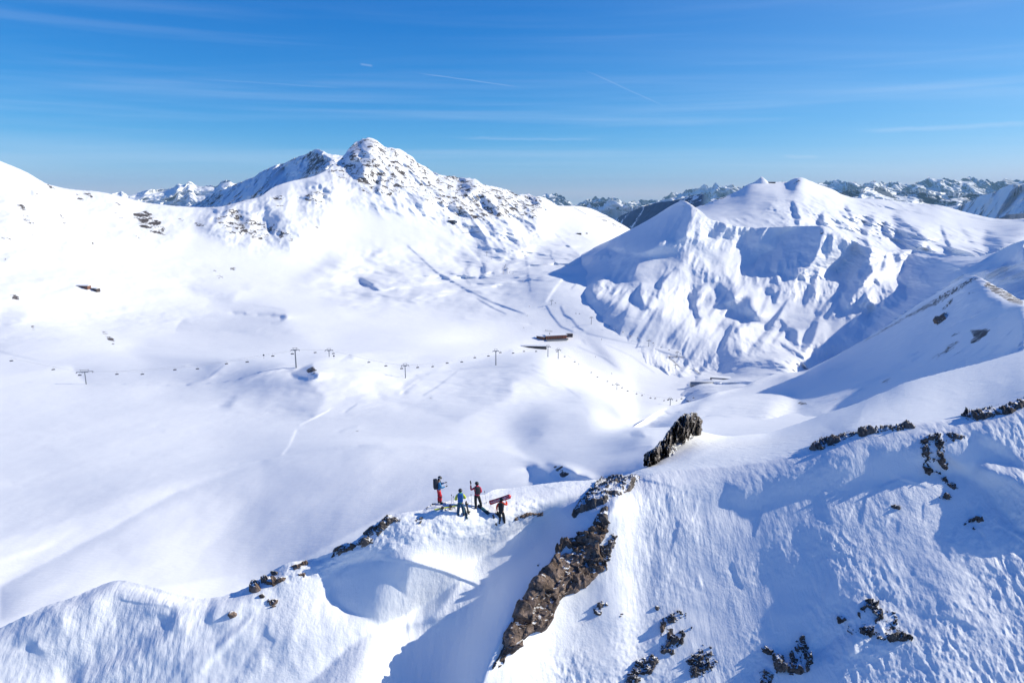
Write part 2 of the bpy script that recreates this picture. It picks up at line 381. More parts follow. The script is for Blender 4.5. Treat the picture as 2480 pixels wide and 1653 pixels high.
# ---- valley, left mountain and main peak
MC = [
 [(-150,1640,118),(0,1600,126),(300,1500,148),(600,1480,158),(900,1350,172),(1100,1260,180),(1400,1230,178),(1600,1200,160),(1800,1100,150),(2000,1060,170)],
 [(-150,1420,156),(0,1400,160),(300,1300,184),(600,1220,206),(900,1200,206),(1100,1180,201),(1300,1160,196),(1500,1120,196),(1700,1060,210),(2000,1010,260)],
 [(-150,1330,178),(0,1290,188),(300,1200,212),(500,1150,229),(650,1112,241),(760,1090,249),(880,1078,255),(1000,1080,254),(1100,1088,246),(1250,1100,234),(1400,1080,242),(1550,1040,260),(1700,1010,300),(2000,985,380)],
 [(-150,1080,300),(0,1080,300),(300,1075,300),(500,1075,300),(700,1062,300),(880,1056,300),(1100,1060,285),(1220,1045,306),(1340,1006,328),(1420,1000,332),(1520,1036,318),(1620,1030,360),(1700,1000,410),(2000,950,500)],
 [(-150,985,385),(0,985,395),(400,980,400),(700,975,400),(900,970,400),(1100,965,410),(1250,960,420),(1400,960,430),(1520,985,400),(1620,985,430),(1750,960,560),(2000,945,640)],
 [(-150,930,450),(0,932,460),(209,930,470),(500,932,470),(717,905,455),(860,905,460),(982,916,480),(1100,905,520),(1200,884,560),(1300,868,600),(1400,905,600),(1480,958,530),(1550,1004,450),(1620,1000,560),(1700,965,690),(1850,925,700),(2000,905,720)],
 [(-150,882,560),(0,882,560),(300,878,570),(520,868,580),(717,882,500),(800,870,540),(900,868,600),(1000,862,650),(1200,858,740),(1300,850,880),(1400,880,850),(1480,930,740),(1550,980,640),(1620,972,680),(1700,940,765),(1850,880,890),(2000,880,890)],
 [(-150,815,700),(0,815,700),(300,835,690),(500,845,700),(800,842,720),(1000,830,780),(1200,822,930),(1340,820,960),(1500,850,930),(1650,880,915),(1850,878,930),(2000,878,880)],
 [(-150,720,800),(0,740,820),(300,775,880),(500,778,900),(700,768,930),(900,770,980),(1100,770,1030),(1300,770,1040),(1450,790,1000),(1600,840,950),(1850,860,930),(2000,860,900)],
 [(-150,680,850),(0,690,880),(200,700,930),(400,708,1000),(600,710,1080),(800,715,1130),(1000,720,1140),(1200,720,1140),(1350,700,1150),(1450,720,1120),(1600,800,1050),(2000,820,1000)],
 [(-150,560,990),(0,590,1010),(200,610,1090),(400,630,1170),(600,640,1240),(800,640,1330),(1000,635,1420),(1200,630,1500),(1350,625,1520),(1450,650,1400),(1600,740,1300),(2000,780,1400)],
 [(-150,440,1150),(0,470,1170),(200,530,1240),(400,555,1310),(600,560,1370),(750,530,1460),(900,510,1570),(1050,535,1620),(1200,555,1700),(1350,565,1830),(1450,585,1850),(1600,680,1900),(2000,760,1800)],
 [(-150,340,1280),(0,390,1300),(60,415,1315),(120,447,1335),(180,459,1355),(230,463,1370),(300,477,1390),(345,489,1405),(400,496,1425),(430,499,1435),(500,502,1460),(528,501,1470),(560,494,1485),(593,485,1505),(630,475,1530),(662,453,1560),(703,439,1590),(753,428,1640),(786,414,1680),(807,399,1710),(826,384,1745),(842,364,1780),(855,349,1810),(882,336,1840),(895,333,1850),(905,335,1850),(917,344,1850),(936,357,1860),(962,359,1870),(976,366,1870),(997,379,1880),(1012,394,1890),(1032,404,1900),(1057,420,1910),(1082,426,1920),(1099,426,1930),(1113,431,1930),(1116,430,1930),(1152,434,1950),(1169,446,1960),(1209,454,1980),(1237,463,2000),(1253,471,2010),(1273,470,2020),(1293,474,2030),(1307,475,2050),(1332,486,2080),(1354,498,2100),(1388,498,2150),(1425,503,2200),(1461,518,2250),(1489,533,2250),(1528,556,2250),(1600,610,2250),(1800,720,2200),(2000,760,2200)],
]
MD = [
 # main peak
 ('A', .8, 2, [(0,450),(60,290),(95,260),(60,420),(30,430)]), ('A', .8, 2, [(110,400),(150,300),(140,380),(130,420)]),
 ('A', .8, 3, [(730,370),(760,320),(900,350),(920,430),(840,450),(780,440)]),
 ('A', .8, 3, [(900,480),(1000,500),(1080,560),(1120,600),(1110,650),(1000,600)]),
 ('A', .35, 4, [(640,520),(720,520),(740,580),(700,600)]), ('A', .6, 2, [(260,180),(300,200),(310,240),(280,230)]),
 ('A', .6, 2, [(1290,600),(1300,560),(1370,600),(1360,620)]), ('A', .7, 2, [(1000,500),(1040,500),(1020,540)]),
 ('A', .55, 3, [(1340,480),(1420,490),(1430,560),(1380,540)]), ('A', .4, 3, [(270,520),(340,460),(460,520),(450,570),(380,590)]),
 ('A', .8, 2, [(930,1170),(975,1060),(985,1150),(950,1195)]), ('A', .8, 1.5, [(915,900),(935,910),(938,955)]), ('A', .8, 1.5, [(1000,910),(1012,950),(1000,940)]),
 ('A', .7, 2, [(1040,1150),(1060,1120),(1050,1170),(1070,1200)]), ('A', .8, 1.5, [(1080,1240),(1095,1260),(1100,1280)]),
 ('A', .5, 3, [(940,1040),(975,1090),(980,1150),(960,1130)]), ('A', .6, 2, [(800,1110),(870,1050),(820,1110),(850,1170),(810,1140)]),
 ('A', .6, 2, [(1140,1160),(1150,1080),(1235,1020),(1165,1090),(1160,1150)]), ('A', .5, 2, [(895,990),(950,985),(940,1005),(900,1005)]),
 ('A', .35, 4, [(940,850),(960,830),(1000,870),(960,900)]), ('A', .3, 4, [(1100,900),(1130,890),(1120,960),(1090,980)]),
 ('A0', .7, 3, [(1670,450),(1720,330),(1800,360),(1800,470),(1700,480)]), ('A0', .8, 2, [(1900,600),(1950,430),(1970,480),(1930,620)]),
 ('A0', .7, 2, [(1990,540),(2030,470),(2020,560)]), ('A0', .9, 3, [(1590,320),(1640,250),(1800,140),(1880,180),(1860,230),(1720,260),(1690,320),(1600,350)]),
 ('A0', .35, 8, [(1320,1300),(1500,1200),(1640,1230),(1500,1300),(1360,1330)]), ('A0', .3, 8, [(1040,1420),(1350,1350),(1300,1440)]),
 ('A0', .65, 4, [(1730,1370),(1850,1460),(1920,1500),(1850,1490),(1770,1430)]), ('A0', .6, 2.5, [(1850,1170),(1920,1140),(1980,1150),(1870,1195)]),
 ('A0', .3, 5, [(640,1490),(720,1470),(800,1480)]), ('A0', .5, 3, [(670,880),(700,790),(710,860),(690,920)]), ('A0', .4, 3, [(450,880),(440,790),(470,760),(465,900)]),
 ('A0', .5, 3, [(930,880),(960,830),(1010,930),(960,1010)]), ('A0', .3, 5, [(1850,700),(1880,780),(1860,760)]), ('A0', .5, 2, [(1140,1120),(1160,1165),(1190,1180),(1150,1160)]),
 ('Q', .5, 3, [(270,350),(275,280),(310,320),(330,360)]), ('Q', .2, 10, [(400,880),(560,840),(650,960),(560,980)]),
 # valley
 ('PX', .30, 3, [(430,1190),(640,1115),(760,1090),(880,1077),(1000,1075),(1200,1085),(1300,1120),(1350,1170),(1000,1210),(700,1370),(200,1450),(0,1500),(0,1420),(250,1290)]),
 ('V', .18, 2, [(820,310),(850,290),(1290,290),(1330,270),(1300,300),(1000,345),(800,355)]), ('V', .14, 8, [(600,400),(700,370),(1300,320),(1500,430),(1100,500),(700,490)]),
 ('W', .20, 4, [(320,285),(420,230),(640,180),(800,180),(1000,200),(1200,260),(1290,300),(1280,430),(1190,600),(900,700),(600,570),(300,560),(150,430)]), ('E', .16, 5, [(0,480),(250,400),(500,380),(700,470),(950,610),(900,700),(500,620),(100,700)]),
 ('V', .22, 4, [(1700,560),(1860,600),(2000,560),(2353,560),(2353,640),(2100,760),(1900,700),(1750,660)]), ('V', .2, 4, [(830,130),(1000,140),(1100,160),(1060,210),(980,215),(900,180)]), ('V', .2, 4, [(560,420),(640,470),(860,500),(1040,470),(1300,480),(1200,440),(900,430),(700,400)]),
 ('V', 1.4, 1.5, [(1335,540),(1440,490),(1440,530),(1470,540),(1460,555),(1400,567),(1350,560)]), ('V', .9, 1.5, [(1560,482),(1600,455),(1615,450),(1630,475),(1600,475)]),
 ('V', .24, 3, [(330,510),(850,505),(960,490),(1040,487),(940,560),(850,575),(400,590)]), ('V', .2, 5, [(640,650),(850,610),(1150,600),(1250,560),(1340,520),(1500,640),(1440,740),(1000,700)]),
 ('V', .25, 4, [(1780,520),(1960,450),(2100,460),(2000,500),(1860,530)]), ('V', .3, 3, [(1850,590),(1900,560),(2050,500),(1930,570),(1860,640)]),
 ('V', .7, 2, [(2180,490),(2260,460),(2353,430),(2353,460),(2260,490)]), ('V', .7, 1.2, [(1060,258),(1310,265),(1320,280),(1290,297),(1290,278),(1080,265)]),
 ('V', .2, 6, [(0,240),(140,250),(90,310),(0,320)]), ('V', .8, 2, [(1690,120),(1740,150),(1720,155),(1650,100)]), ('V', .4, 2, [(1930,660),(1985,645),(1990,655)]),
 ('V', .3, 3, [(860,500),(1000,475),(1040,485),(960,520)]), ('V', .3, 4, [(1000,700),(1060,660),(1090,630),(1060,700)]),
 ('W', .13, 5, [(90,370),(200,320),(320,285),(400,330),(280,400),(150,410)]), ('W', .3, 3, [(265,402),(380,335),(398,345),(290,405)]), ('W', 1.0, 2.5, [(1090,330),(1160,295),(1210,330),(1220,365),(1180,355),(1110,355)]),
 ('W', .9, 3, [(250,615),(380,600),(440,575),(540,590),(640,640),(660,670),(740,680),(780,710),(560,725),(270,750),(270,720),(295,680)]),
 ('W', .4, 3, [(690,90),(790,180),(740,160)]), ('W', .35, 12, [(100,480),(260,430),(500,470),(800,480),(500,520)]), ('PX', .2, 14, [(430,1190),(250,1290),(60,1400),(0,1440),(-60,1450),(0,1410),(100,1350),(300,1240)]),
 ('PX', .12, 14, [(650,1130),(760,1095),(880,1085),(900,1160),(800,1300),(700,1330),(500,1350),(640,1200)]),
 ('E', .3, 5, [(790,220),(960,260),(1100,420),(1210,560),(1100,520),(900,330)]), ('E', .25, 8, [(1280,380),(1400,430),(1380,470),(1290,420)]), ('E', .4, 8, [(0,690),(90,710),(0,760)]),
 ('E', .5, 6, [(1940,480),(2100,430),(2180,470),(2100,520),(1980,510)]), ('X', .6, 3, [(1940,340),(2040,360),(2050,450),(2010,430)]),
]
ML = [('A', -.5, 1.3, [(300,880),(420,960),(520,1060),(640,1190),(830,1290),(1100,1400),(1380,1495)]), ('A', .5, 1.3, [(310,910),(420,1010),(560,1140),(700,1220),(840,1300),(1050,1400),(1320,1497)]),
 ('A', .5, 1.0, [(668,730),(740,900),(760,1040),(800,1170),(850,1250)]), ('A', -.4, 1.0, [(730,850),(830,930),(920,1020),(965,1100)]),
 ('A', .45, 1.0, [(1150,810),(1260,900),(1330,1000),(1350,1150),(1370,1300)]), ('A', .4, 1.2, [(1580,800),(1680,900),(1800,1000)]), ('A', .4, 1, [(1550,960),(1545,1000),(1600,1070)]),
 ('X', .5, 1.2, [(1380,970),(1440,1080),(1560,1230),(1700,1285)]), ('X', .5, 1.2, [(1560,900),(1560,1000),(1600,1090),(1690,1140),(1760,1240),(1870,1290)]), ('X', .6, 1.2, [(1600,860),(1740,720)]),
 ('X', -.4, 1.5, [(1390,930),(1500,760),(1640,600)]), ('X', .5, 1.0, [(570,900),(760,1010),(980,1110),(1180,1190)]), ('X', .4, 1.2, [(430,1110),(720,1150),(1180,1190)]), ('X', -.4, 1.2, [(430,1125),(720,1165),(1180,1200)]),
 ('X', .4, 1.6, [(1860,1300),(2000,1370),(2120,1490),(2200,1568)]), ('E', .35, 1.6, [(830,180),(980,250),(1120,390),(1280,530)]), ('E', -.3, 1.6, [(850,170),(1010,250),(1150,390),(1310,530)]),
 ('E', .3, 1.4, [(840,180),(1100,240),(1360,290),(1600,370),(1720,400)]), ('E', .4, 1.2, [(1700,390),(1780,440),(1850,550),(1950,590)]), ('E', .4, 1.0, [(1590,390),(1730,520),(1830,515)]), ('E', .3, 1.2, [(800,240),(880,340),(1000,460)]),
 ('V', .35, 1.5, [(1850,640),(1920,590),(2060,510),(2180,490)]), ('V', -.3, 1.5, [(1840,632),(1905,580),(2050,500)]), ('V', .4, 1.2, [(1945,640),(2010,600),(2100,530)]),
 ('V', -.3, 1.8, [(1290,920),(1330,870),(1360,800)]), ('V', .3, 1.5, [(1360,760),(1480,700),(1560,655),(1650,652)]), ('V', -.3, 1.2, [(1380,775),(1500,715),(1570,668)]), ('V', .4, 1.0, [(1590,715),(1640,680)]),
 ('V', .3, 1.5, [(1560,805),(1600,790),(1640,783)]), ('V', .2, 1.4, [(0,130),(110,118),(200,112)]), ('V', .3, 1.6, [(860,590),(960,555),(1040,492)]), ('V', .25, 1.6, [(0,440),(180,480),(400,503),(850,503)]),
 ('V', .3, 1.3, [(1650,870),(1690,862),(1760,858)]), ('V', .2, 1.4, [(950,230),(1150,222),(1250,235),(1310,250)]), ('V', -.2, 1.4, [(800,350),(1000,340),(1180,318),(1240,310)]),
]
_r0 = random.Random(9)
for k in range(22):
    x = _r0.uniform(-60, 620); y = _r0.uniform(955, 1190); l = _r0.uniform(90, 320); ML.append(('PX', _r0.choice((-.10, .13)), 1.3, [(x, y), (x + l*.5, y - l*.03), (x + l, y - l*.09)]))
for k in range(10):
    x = _r0.uniform(1280, 1560); y = _r0.uniform(820, 900); l = _r0.uniform(60, 130); ML.append(('PX', _r0.choice((-.2, .25)), 1.2, [(x, y), (x + l*.5, y + l*.22), (x + l, y + l*.58)]))
_pk = raster([('PX', 1.0, 18, [(780,420),(895,320),(1000,370),(1120,420),(1250,460),(1340,480),(1330,560),(1240,620),(1120,560),(1000,520),(900,500),(820,480),(720,470),(760,430)]),
              ('PX', .8, 16, [(500,500),(700,450),(820,440),(800,560),(700,600),(560,590),(480,540)]), ('PX', .35, 20, [(-100,400),(120,450),(400,500),(500,510),(420,600),(250,600),(100,640),(-100,640)])])
_low = raster([('PX', 1.0, 30, [(-150,620),(1300,620),(1700,560),(2000,800),(2000,1700),(-150,1700)])])
_upper = raster([('PX', 1.0, 25, [(820,600),(1420,560),(1440,640),(1240,720),(1000,740),(820,740),(760,660)])])
MR = [('PX', .30, 10, [(780,420),(850,340),(900,320),(1000,370),(1120,420),(1250,460),(1340,480),(1310,540),(1240,530),(1180,540),(1130,530),(1060,510),(1000,470),(900,470),(850,440)]),
 ('A', .26, 6, [(30,440),(120,380),(300,420),(330,480),(190,500)]), ('A', .2, 5, [(270,530),(330,460),(450,560),(450,600)]), ('A', .25, 5, [(740,400),(780,320),(920,340),(940,440),(800,440)]),
 ('A', .30, 5, [(920,500),(1040,500),(1140,610),(1120,650)]), ('A', .25, 5, [(1200,470),(1400,470),(1440,540),(1380,600),(1300,620)]), ('A', .3, 4, [(640,600),(760,560),(940,640),(940,700),(660,680)]),
 ('A', .3, 5, [(1900,620),(2200,740),(2240,780),(2100,760),(1950,680)]), ('A0', .34, 6, [(430,880),(560,760),(650,760),(760,850),(900,860),(1080,960),(1180,1030),(1160,1100),(1040,1100),(860,1060),(600,1020)]),
 ('A0', .16, 6, [(960,930),(1060,930),(1150,1010),(1160,1090),(1040,1090)]), ('A0', .32, 5, [(80,860),(150,840),(220,920),(140,940)]), ('A0', .32, 5, [(250,890),(340,860),(360,930),(300,970)]),
 ('A0', .30, 6, [(960,640),(1080,630),(1100,870),(1000,780)]), ('A0', .30, 6, [(1250,640),(1420,560),(1560,740),(1480,760),(1300,730)]), ('A0', .28, 6, [(1500,350),(1680,340),(1700,500),(1520,500)]),
 ('A0', .3, 5, [(1680,350),(1780,340),(1830,480),(1720,520)]), ('A0', .3, 5, [(1740,560),(1900,540),(2200,600),(2200,690),(2000,640),(1780,640)]), ('A0', .33, 3, [(530,1260),(660,1300),(640,1340),(560,1310)]), ('A0', .33, 3, [(430,1300),(500,1350),(570,1400),(450,1400)]),
 ('A0', .3, 6, [(1590,320),(1640,250),(1740,170),(1860,180),(1800,250),(1690,320)]), ('A0', .28, 5, [(1340,900),(1400,900),(1440,990),(1380,990)]),
 ('Q', .40, 4, [(1180,510),(1300,480),(1380,520),(1500,640),(1490,740),(1400,710),(1270,640)]), ('Q', .30, 4, [(1000,370),(1080,370),(1130,420),(1060,460)]), ('Q', .33, 4, [(990,500),(1080,500),(1160,570),(1060,590)]),
 ('Q', .36, 3, [(270,340),(350,310),(350,360),(280,370)]), ('Q', .35, 4, [(510,450),(550,480),(620,620),(650,700),(600,660),(540,560)]), ('Q', .33, 4, [(660,590),(700,590),(740,680),(700,650)]),
 ('Q', .34, 4, [(0,720),(90,710),(110,750),(60,770),(0,740)]), ('Q', .34, 3, [(80,790),(180,810),(170,840),(100,820)]), ('Q', .40, 2, [(15,905),(60,910),(60,935),(20,925)]), ('Q', .3, 4, [(120,430),(220,430),(330,640),(250,640)]),
 ('Q', .3, 4, [(200,640),(300,700),(340,770),(260,730)]), ('Q', .4, 2, [(820,770),(860,770),(850,795),(825,790)]), ('Q', .33, 3, [(680,330),(820,290),(840,380),(700,400)]), ('Q', .28, 4, [(1180,680),(1290,700),(1280,800),(1220,780)]),
 ('Q', .36, 2, [(0,130),(20,140),(20,165),(0,165)]), ('Q', .33, 4, [(400,200),(520,290),(500,370),(440,300)]), ('Q', .33, 4, [(20,1220),(130,1230),(110,1270),(40,1270)]),
 ('V', .40, 2, [(460,340),(490,345),(540,400),(520,410),(480,370)]), ('V', .3, 2, [(130,310),(160,320),(165,345),(140,340)]), ('V', .3, 3, [(10,170),(70,170),(120,220),(30,200)]), ('V', .38, 2, [(1400,520),(1440,500),(1465,540),(1430,550)]),
 ('V', .36, 2, [(1590,470),(1600,450),(1620,455),(1610,475)]), ('V', .4, 1.5, [(1590,815),(1640,795),(1658,800),(1600,830)]), ('V', .33, 2, [(1945,650),(1990,640),(1985,660)]), ('W', .36, 2.5, [(460,590),(560,590),(560,640),(640,650),(540,700),(480,640)]),
 ('W', .36, 2, [(370,320),(400,335),(390,350)]), ('W', .36, 1.5, [(1150,300),(1200,305),(1205,330),(1160,310)]), ('L', .33, 3, [(530,1270),(700,1240),(700,1300),(560,1310)]), ('B1', .33, 3, [(1380,0),(1400,0),(1400,1)])]
M_noise = [(10, 190, 6, True, _pk, (1, 1, 1.6)), (4.5, 55, 4, True, _pk, (1, 4, 4), 0, .7), (1.6, 160, 3, False, _low), (8, 130, 4, False, _upper, (1, 1, 2)), (.12, 20, 3, False, None), (1.0, 55, 4, False, _low, (1, 1, 1), 300)]
layer('valley_and_main_peak', MC, -800, 2000, 2.7, 560, m_valley, MD, ML, MR, M_noise,
      jag=lambda xs: jagf(3, [(2.2, 14), (1.6, 6)])(xs)*np.clip((xs-780)/60, 0, 1)*np.clip((1350-xs)/60, .0, 1) + jagf(4, [(.7, 8)])(xs)*(xs < 1500), hblur=12, back=(10, 40, 120, 400, 900), smin=.2, dmax=.75, rockf=lambda v: np.minimum(v*2, .80*v + .215))

# ---- dark peak behind the main one
A2 = [ [(380,620,2700),(840,560,1980)],
 [(380,540,3150),(458,520,3000),(560,500,2750),(680,470,2450),(760,440,2300),(900,430,2150)],
 T('A0', [(-100,800,3504),(100,770,3409),(215,745,3314),(370,672,3219),(500,595,3124),(570,575,3048),(640,540,3010),(760,492,2934),(830,462,2896),(850,443,2858),(930,405,2801),(1000,372,2744),(1040,362,2725),(1065,358,2706),(1090,345,2687),(1200,296,2630),(1270,275,2573),(1330,242,2516),(1360,231,2478),(1420,243,2459),(1460,258,2440),(1510,280,2440),(1590,281,2440),(1700,290,2440),(1900,300,2440)]) ]
A2D = [('A0', .9, 3, [(215,745),(500,600),(850,450),(1000,370),(900,520),(860,600),(840,660),(480,750)]), ('A0', 1.0, 3, [(1060,360),(1360,230),(1510,320),(1400,450),(1100,530),(1070,440)])]
A2R = [('A0', .36, 4, [(200,745),(500,600),(560,640),(440,760)]), ('A0', .28, 4, [(500,600),(850,440),(1000,370),(960,420),(850,500),(600,600)]), ('A0', .34, 4, [(740,680),(840,560),(870,600),(840,680)]),
  ('A0', .42, 5, [(1250,270),(1360,225),(1520,330),(1400,450),(1180,510),(1280,380)]), ('A0', .3, 4, [(1080,350),(1250,270),(1270,330),(1150,390)]), ('A0', .34, 4, [(960,430),(990,470),(880,600),(900,480)])]
layer('dark_peak', A2, 400, 900, 2.0, 160, m_valley, A2D, (), A2R, [(14, 130, 6, True, None), (6, 40, 3, True, None)],
      jag=jagf(5, [(2.0, 12), (1.4, 5)]), hblur=3, back=(10, 40, 150, 500), smin=.25, gain=1.5, dmax=1.2, rockf=lambda v: v*1.35)

# ---- right front mountain
_bl = [(1250,690),(1360,722),(1420,765),(1480,812),(1560,848),(1650,876),(1740,895),(1800,905),(1900,912),(1990,915)]
dM = lambda x, y: depth('valley_and_main_peak', x, y)
BC = [
 [(x, y+90, depth('valley_and_main_peak', x, min(y+90, 1150))*1.06) for x, y in _bl] + [(2250,980,690),(2700,950,600)],
 [(x, y, depth('valley_and_main_peak', x, y)*1.0) for x, y in _bl[1:-1]] + [(1250,690,dM(1250,690)*1.2),(2000,912,850),(2100,900,840),(2250,880,800),(2480,800,700),(2700,760,640)],
 [(1250,660,dM(1250,660)*1.2),(1345,672,dM(1345,672)*1.06),(1400,690,dM(1400,690)*.985),(1450,715,1060),(1560,765,990),(1700,800,965),(1850,820,955),(2000,830,935),(2100,800,940),(2250,760,920),(2480,700,800),(2700,680,700)],
 [(1250,640,dM(1250,640)*1.2),(1345,640,dM(1345,640)*1.06),(1400,640,dM(1400,640)*.985),(1450,650,1240),(1500,660,1165),(1560,670,1115),(1700,690,1090),(1850,700,1080),(2000,710,1055),(2130,710,1040),(2250,690,1030),(2400,650,930),(2480,640,860),(2700,620,700)],
 [(1250,622,dM(1250,622)*1.2),(1345,618,dM(1345,618)*1.06),(1400,617,dM(1400,617)*.985),(1480,600,1340),(1580,590,1225),(1700,600,1195),(1850,620,1165),(2000,630,1140),(2130,650,1115),(2250,640,1100),(2400,630,980),(2480,600,890),(2700,580,700)],
 [(1250,615,dM(1250,615)*1.2),(1345,612,dM(1345,612)*1.06),(1400,610,dM(1400,610)),(1432,601,dM(1432,601)*.985),(1480,580,1370),(1528,555,1350),(1584,524,1330),(1625,498,1315),(1640,490,1310),(1648,487,1305),(1658,487,1300),(1675,496,1290),(1698,512,1280),(1717,529,1270),(1749,538,1260),(1781,547,1250),(1836,551,1240),(1905,549,1220),(1960,547,1210),(1992,547,1200),(2003,551,1200),(2015,556,1200),(2043,570,1190),(2060,580,1190),(2079,588,1190),(2090,595,1190),(2116,597,1185),(2143,609,1180),(2170,606,1180),(2199,604,1175),(2249,611,1160),(2300,618,1130),(2350,621,1080),(2368,620,1060),(2410,611,1010),(2446,593,960),(2480,581,910),(2560,560,820),(2700,530,720)],
]
BD = [
 ('B1', .9, 2, [(110,480),(470,320),(860,95),(910,65),(1010,110),(990,170),(900,240),(850,330),(770,410),(640,490),(510,530),(350,520),(280,480),(200,490)]),
 ('B1', 1.0, 2, [(840,400),(880,300),(960,190),(1000,130),(990,200),(960,300),(940,370),(885,415)]), ('B1', .45, 5, [(730,560),(830,520),(950,470),(980,400),(1000,480),(930,580),(860,640),(760,650)]),
 ('B1', 1.5, 1.2, [(680,800),(800,700),(875,635),(800,720),(740,800),(715,880),(705,925),(683,900),(710,830)]), ('B1', 1.3, 1.5, [(555,770),(560,800),(545,870),(570,930),(590,980),(620,970),(620,1000),(560,1015),(500,1000),(485,970),(482,900),(510,860),(540,800)]),
 ('B1', 1.4, 1.5, [(975,880),(1040,830),(1135,780),(1060,860),(1035,930),(1050,1000),(1065,1080),(1100,1090),(1040,1185),(1030,1100),(1020,1020),(985,960)]),
 ('B1', .8, 3, [(1110,960),(1180,890),(1230,820),(1260,790),(1330,850),(1380,920),(1330,950),(1230,960),(1150,985),(1105,1010)]), ('B1', .75, 3, [(1340,1040),(1400,970),(1490,890),(1540,930),(1500,1000),(1590,1060),(1580,1110),(1450,1090),(1300,1090)]),
 ('B1', .45, 5, [(1250,1220),(1300,1120),(1400,1150),(1410,1240),(1260,1250)]), ('B1', .7, 3, [(120,770),(200,700),(300,640),(380,600),(370,640),(260,700),(190,770),(120,830),(60,880)]), ('B1', .5, 4, [(45,900),(90,860),(160,890),(150,930),(50,940)]),
 ('B1', .6, 3, [(1160,340),(1200,270),(1290,250),(1310,290),(1260,340),(1210,390),(1165,380)]), ('B1', .7, 2, [(1310,390),(1340,300),(1350,300),(1330,400)]), ('B1', .35, 7, [(1400,430),(1460,310),(1660,310),(1620,430),(1540,520),(1460,480)]),
 ('B1', .6, 2, [(930,900),(940,850),(970,800),(950,860),(945,950),(925,940)]), ('B1', .25, 8, [(1050,430),(1150,480),(1300,640),(1250,680),(1080,560)]), ('B1', .3, 6, [(600,1040),(850,1110),(900,1170),(700,1150)]), ('B1', .25, 6, [(1090,700),(1260,680),(1190,760),(1080,760)]),
 ('B2', 1.25, 2, [(160,520),(250,430),(385,330),(400,260),(480,190),(740,180),(790,200),(760,270),(735,370),(700,470),(640,550),(530,605),(400,605),(300,560),(200,560)]),
 ('B2', 1.25, 2, [(895,560),(960,490),(1030,420),(1050,360),(1095,330),(1180,355),(1210,380),(1180,470),(1220,570),(1150,650),(1050,780),(1000,880),(920,880),(940,750),(970,690),(890,630)]),
 ('B2', 1.1, 1.5, [(820,250),(870,240),(850,400),(820,400)]), ('B2', .7, 2, [(940,380),(970,300),(990,300),(970,400)]),
 ('B2', 1.1, 2, [(1480,560),(1500,470),(1580,390),(1677,390),(1850,400),(2150,440),(2400,330),(2550,300),(2550,500),(2000,600),(1677,820),(1580,870),(1400,990),(1280,1100),(1130,1150),(1160,1080),(1270,1000),(1290,900),(1400,900),(1520,830),(1500,740),(1510,700),(1430,650),(1440,600)]),
 ('B2', .6, 3, [(1390,440),(1470,400),(1460,520),(1420,500)]), ('B2', 1.0, 1.5, [(1240,640),(1280,680),(1275,710),(1240,680)]), ('B2', 1.1, 1.5, [(1280,540),(1320,440),(1340,400),(1320,530),(1290,575)]), ('B2', .55, 4, [(1290,700),(1340,740),(1400,830),(1310,870),(1290,780)]),
 ('B2', .4, 5, [(1190,900),(1260,870),(1260,960),(1180,970)]), ('B2', 1.2, 1.5, [(330,860),(330,810),(390,740),(410,690),(380,780),(365,850)]), ('B2', .9, 2, [(250,740),(280,715),(350,720),(350,770),(290,770)]), ('B2', 1.2, 1.5, [(465,1150),(480,1090),(550,1085),(560,1270),(520,1240),(480,1200)]),
 ('B2', 1.3, 1.5, [(575,1270),(610,1130),(640,1090),(740,1010),(710,1130),(680,1200),(610,1295)]), ('B2', .9, 1.5, [(395,980),(460,1060),(440,1060)]), ('B2', .35, 6, [(840,1000),(910,990),(900,1110),(860,1100)]), ('B2', .3, 8, [(700,640),(850,640),(900,800),(850,900),(760,930),(700,800)]),
 ('B2', .5, 5, [(0,870),(100,790),(160,850),(200,960),(150,990),(60,940),(0,940)]), ('B2', .35, 5, [(210,570),(280,600),(230,690),(160,740),(190,660)]), ('B2', .35, 5, [(700,1180),(780,1130),(760,1300),(680,1290)]), ('B2', .25, 5, [(280,1150),(350,1180),(400,1300),(330,1260)]),
 ('B2', .4, 3, [(730,420),(760,480),(740,560),(700,560)]), ('B2', .5, 2, [(770,330),(790,330),(830,480),(810,480)]), ('B2', .4, 5, [(70,210),(230,200),(180,370),(90,330)]), ('B2', .4, 2, [(430,1310),(470,1350),(495,1400),(470,1370)]), ('B2', .4, 3, [(570,880),(585,930),(570,930)]),
]
_r = random.Random(5)
for k in range(60):
    x = _r.uniform(1420, 2160); y = _r.uniform(610, 830); l = _r.uniform(35, 100); sl = _r.uniform(.35, .8)
    if x > 1980 and y > 760: continue
    BD.append(('PX', _r.uniform(.35, .8), 1.2, [(x, y), (x - l*sl*.5 + 3, y + l*.5), (x - l*sl, y + l), (x - l*sl - 5, y + l*.9), (x - l*sl*.5 - 5, y + l*.45)]))
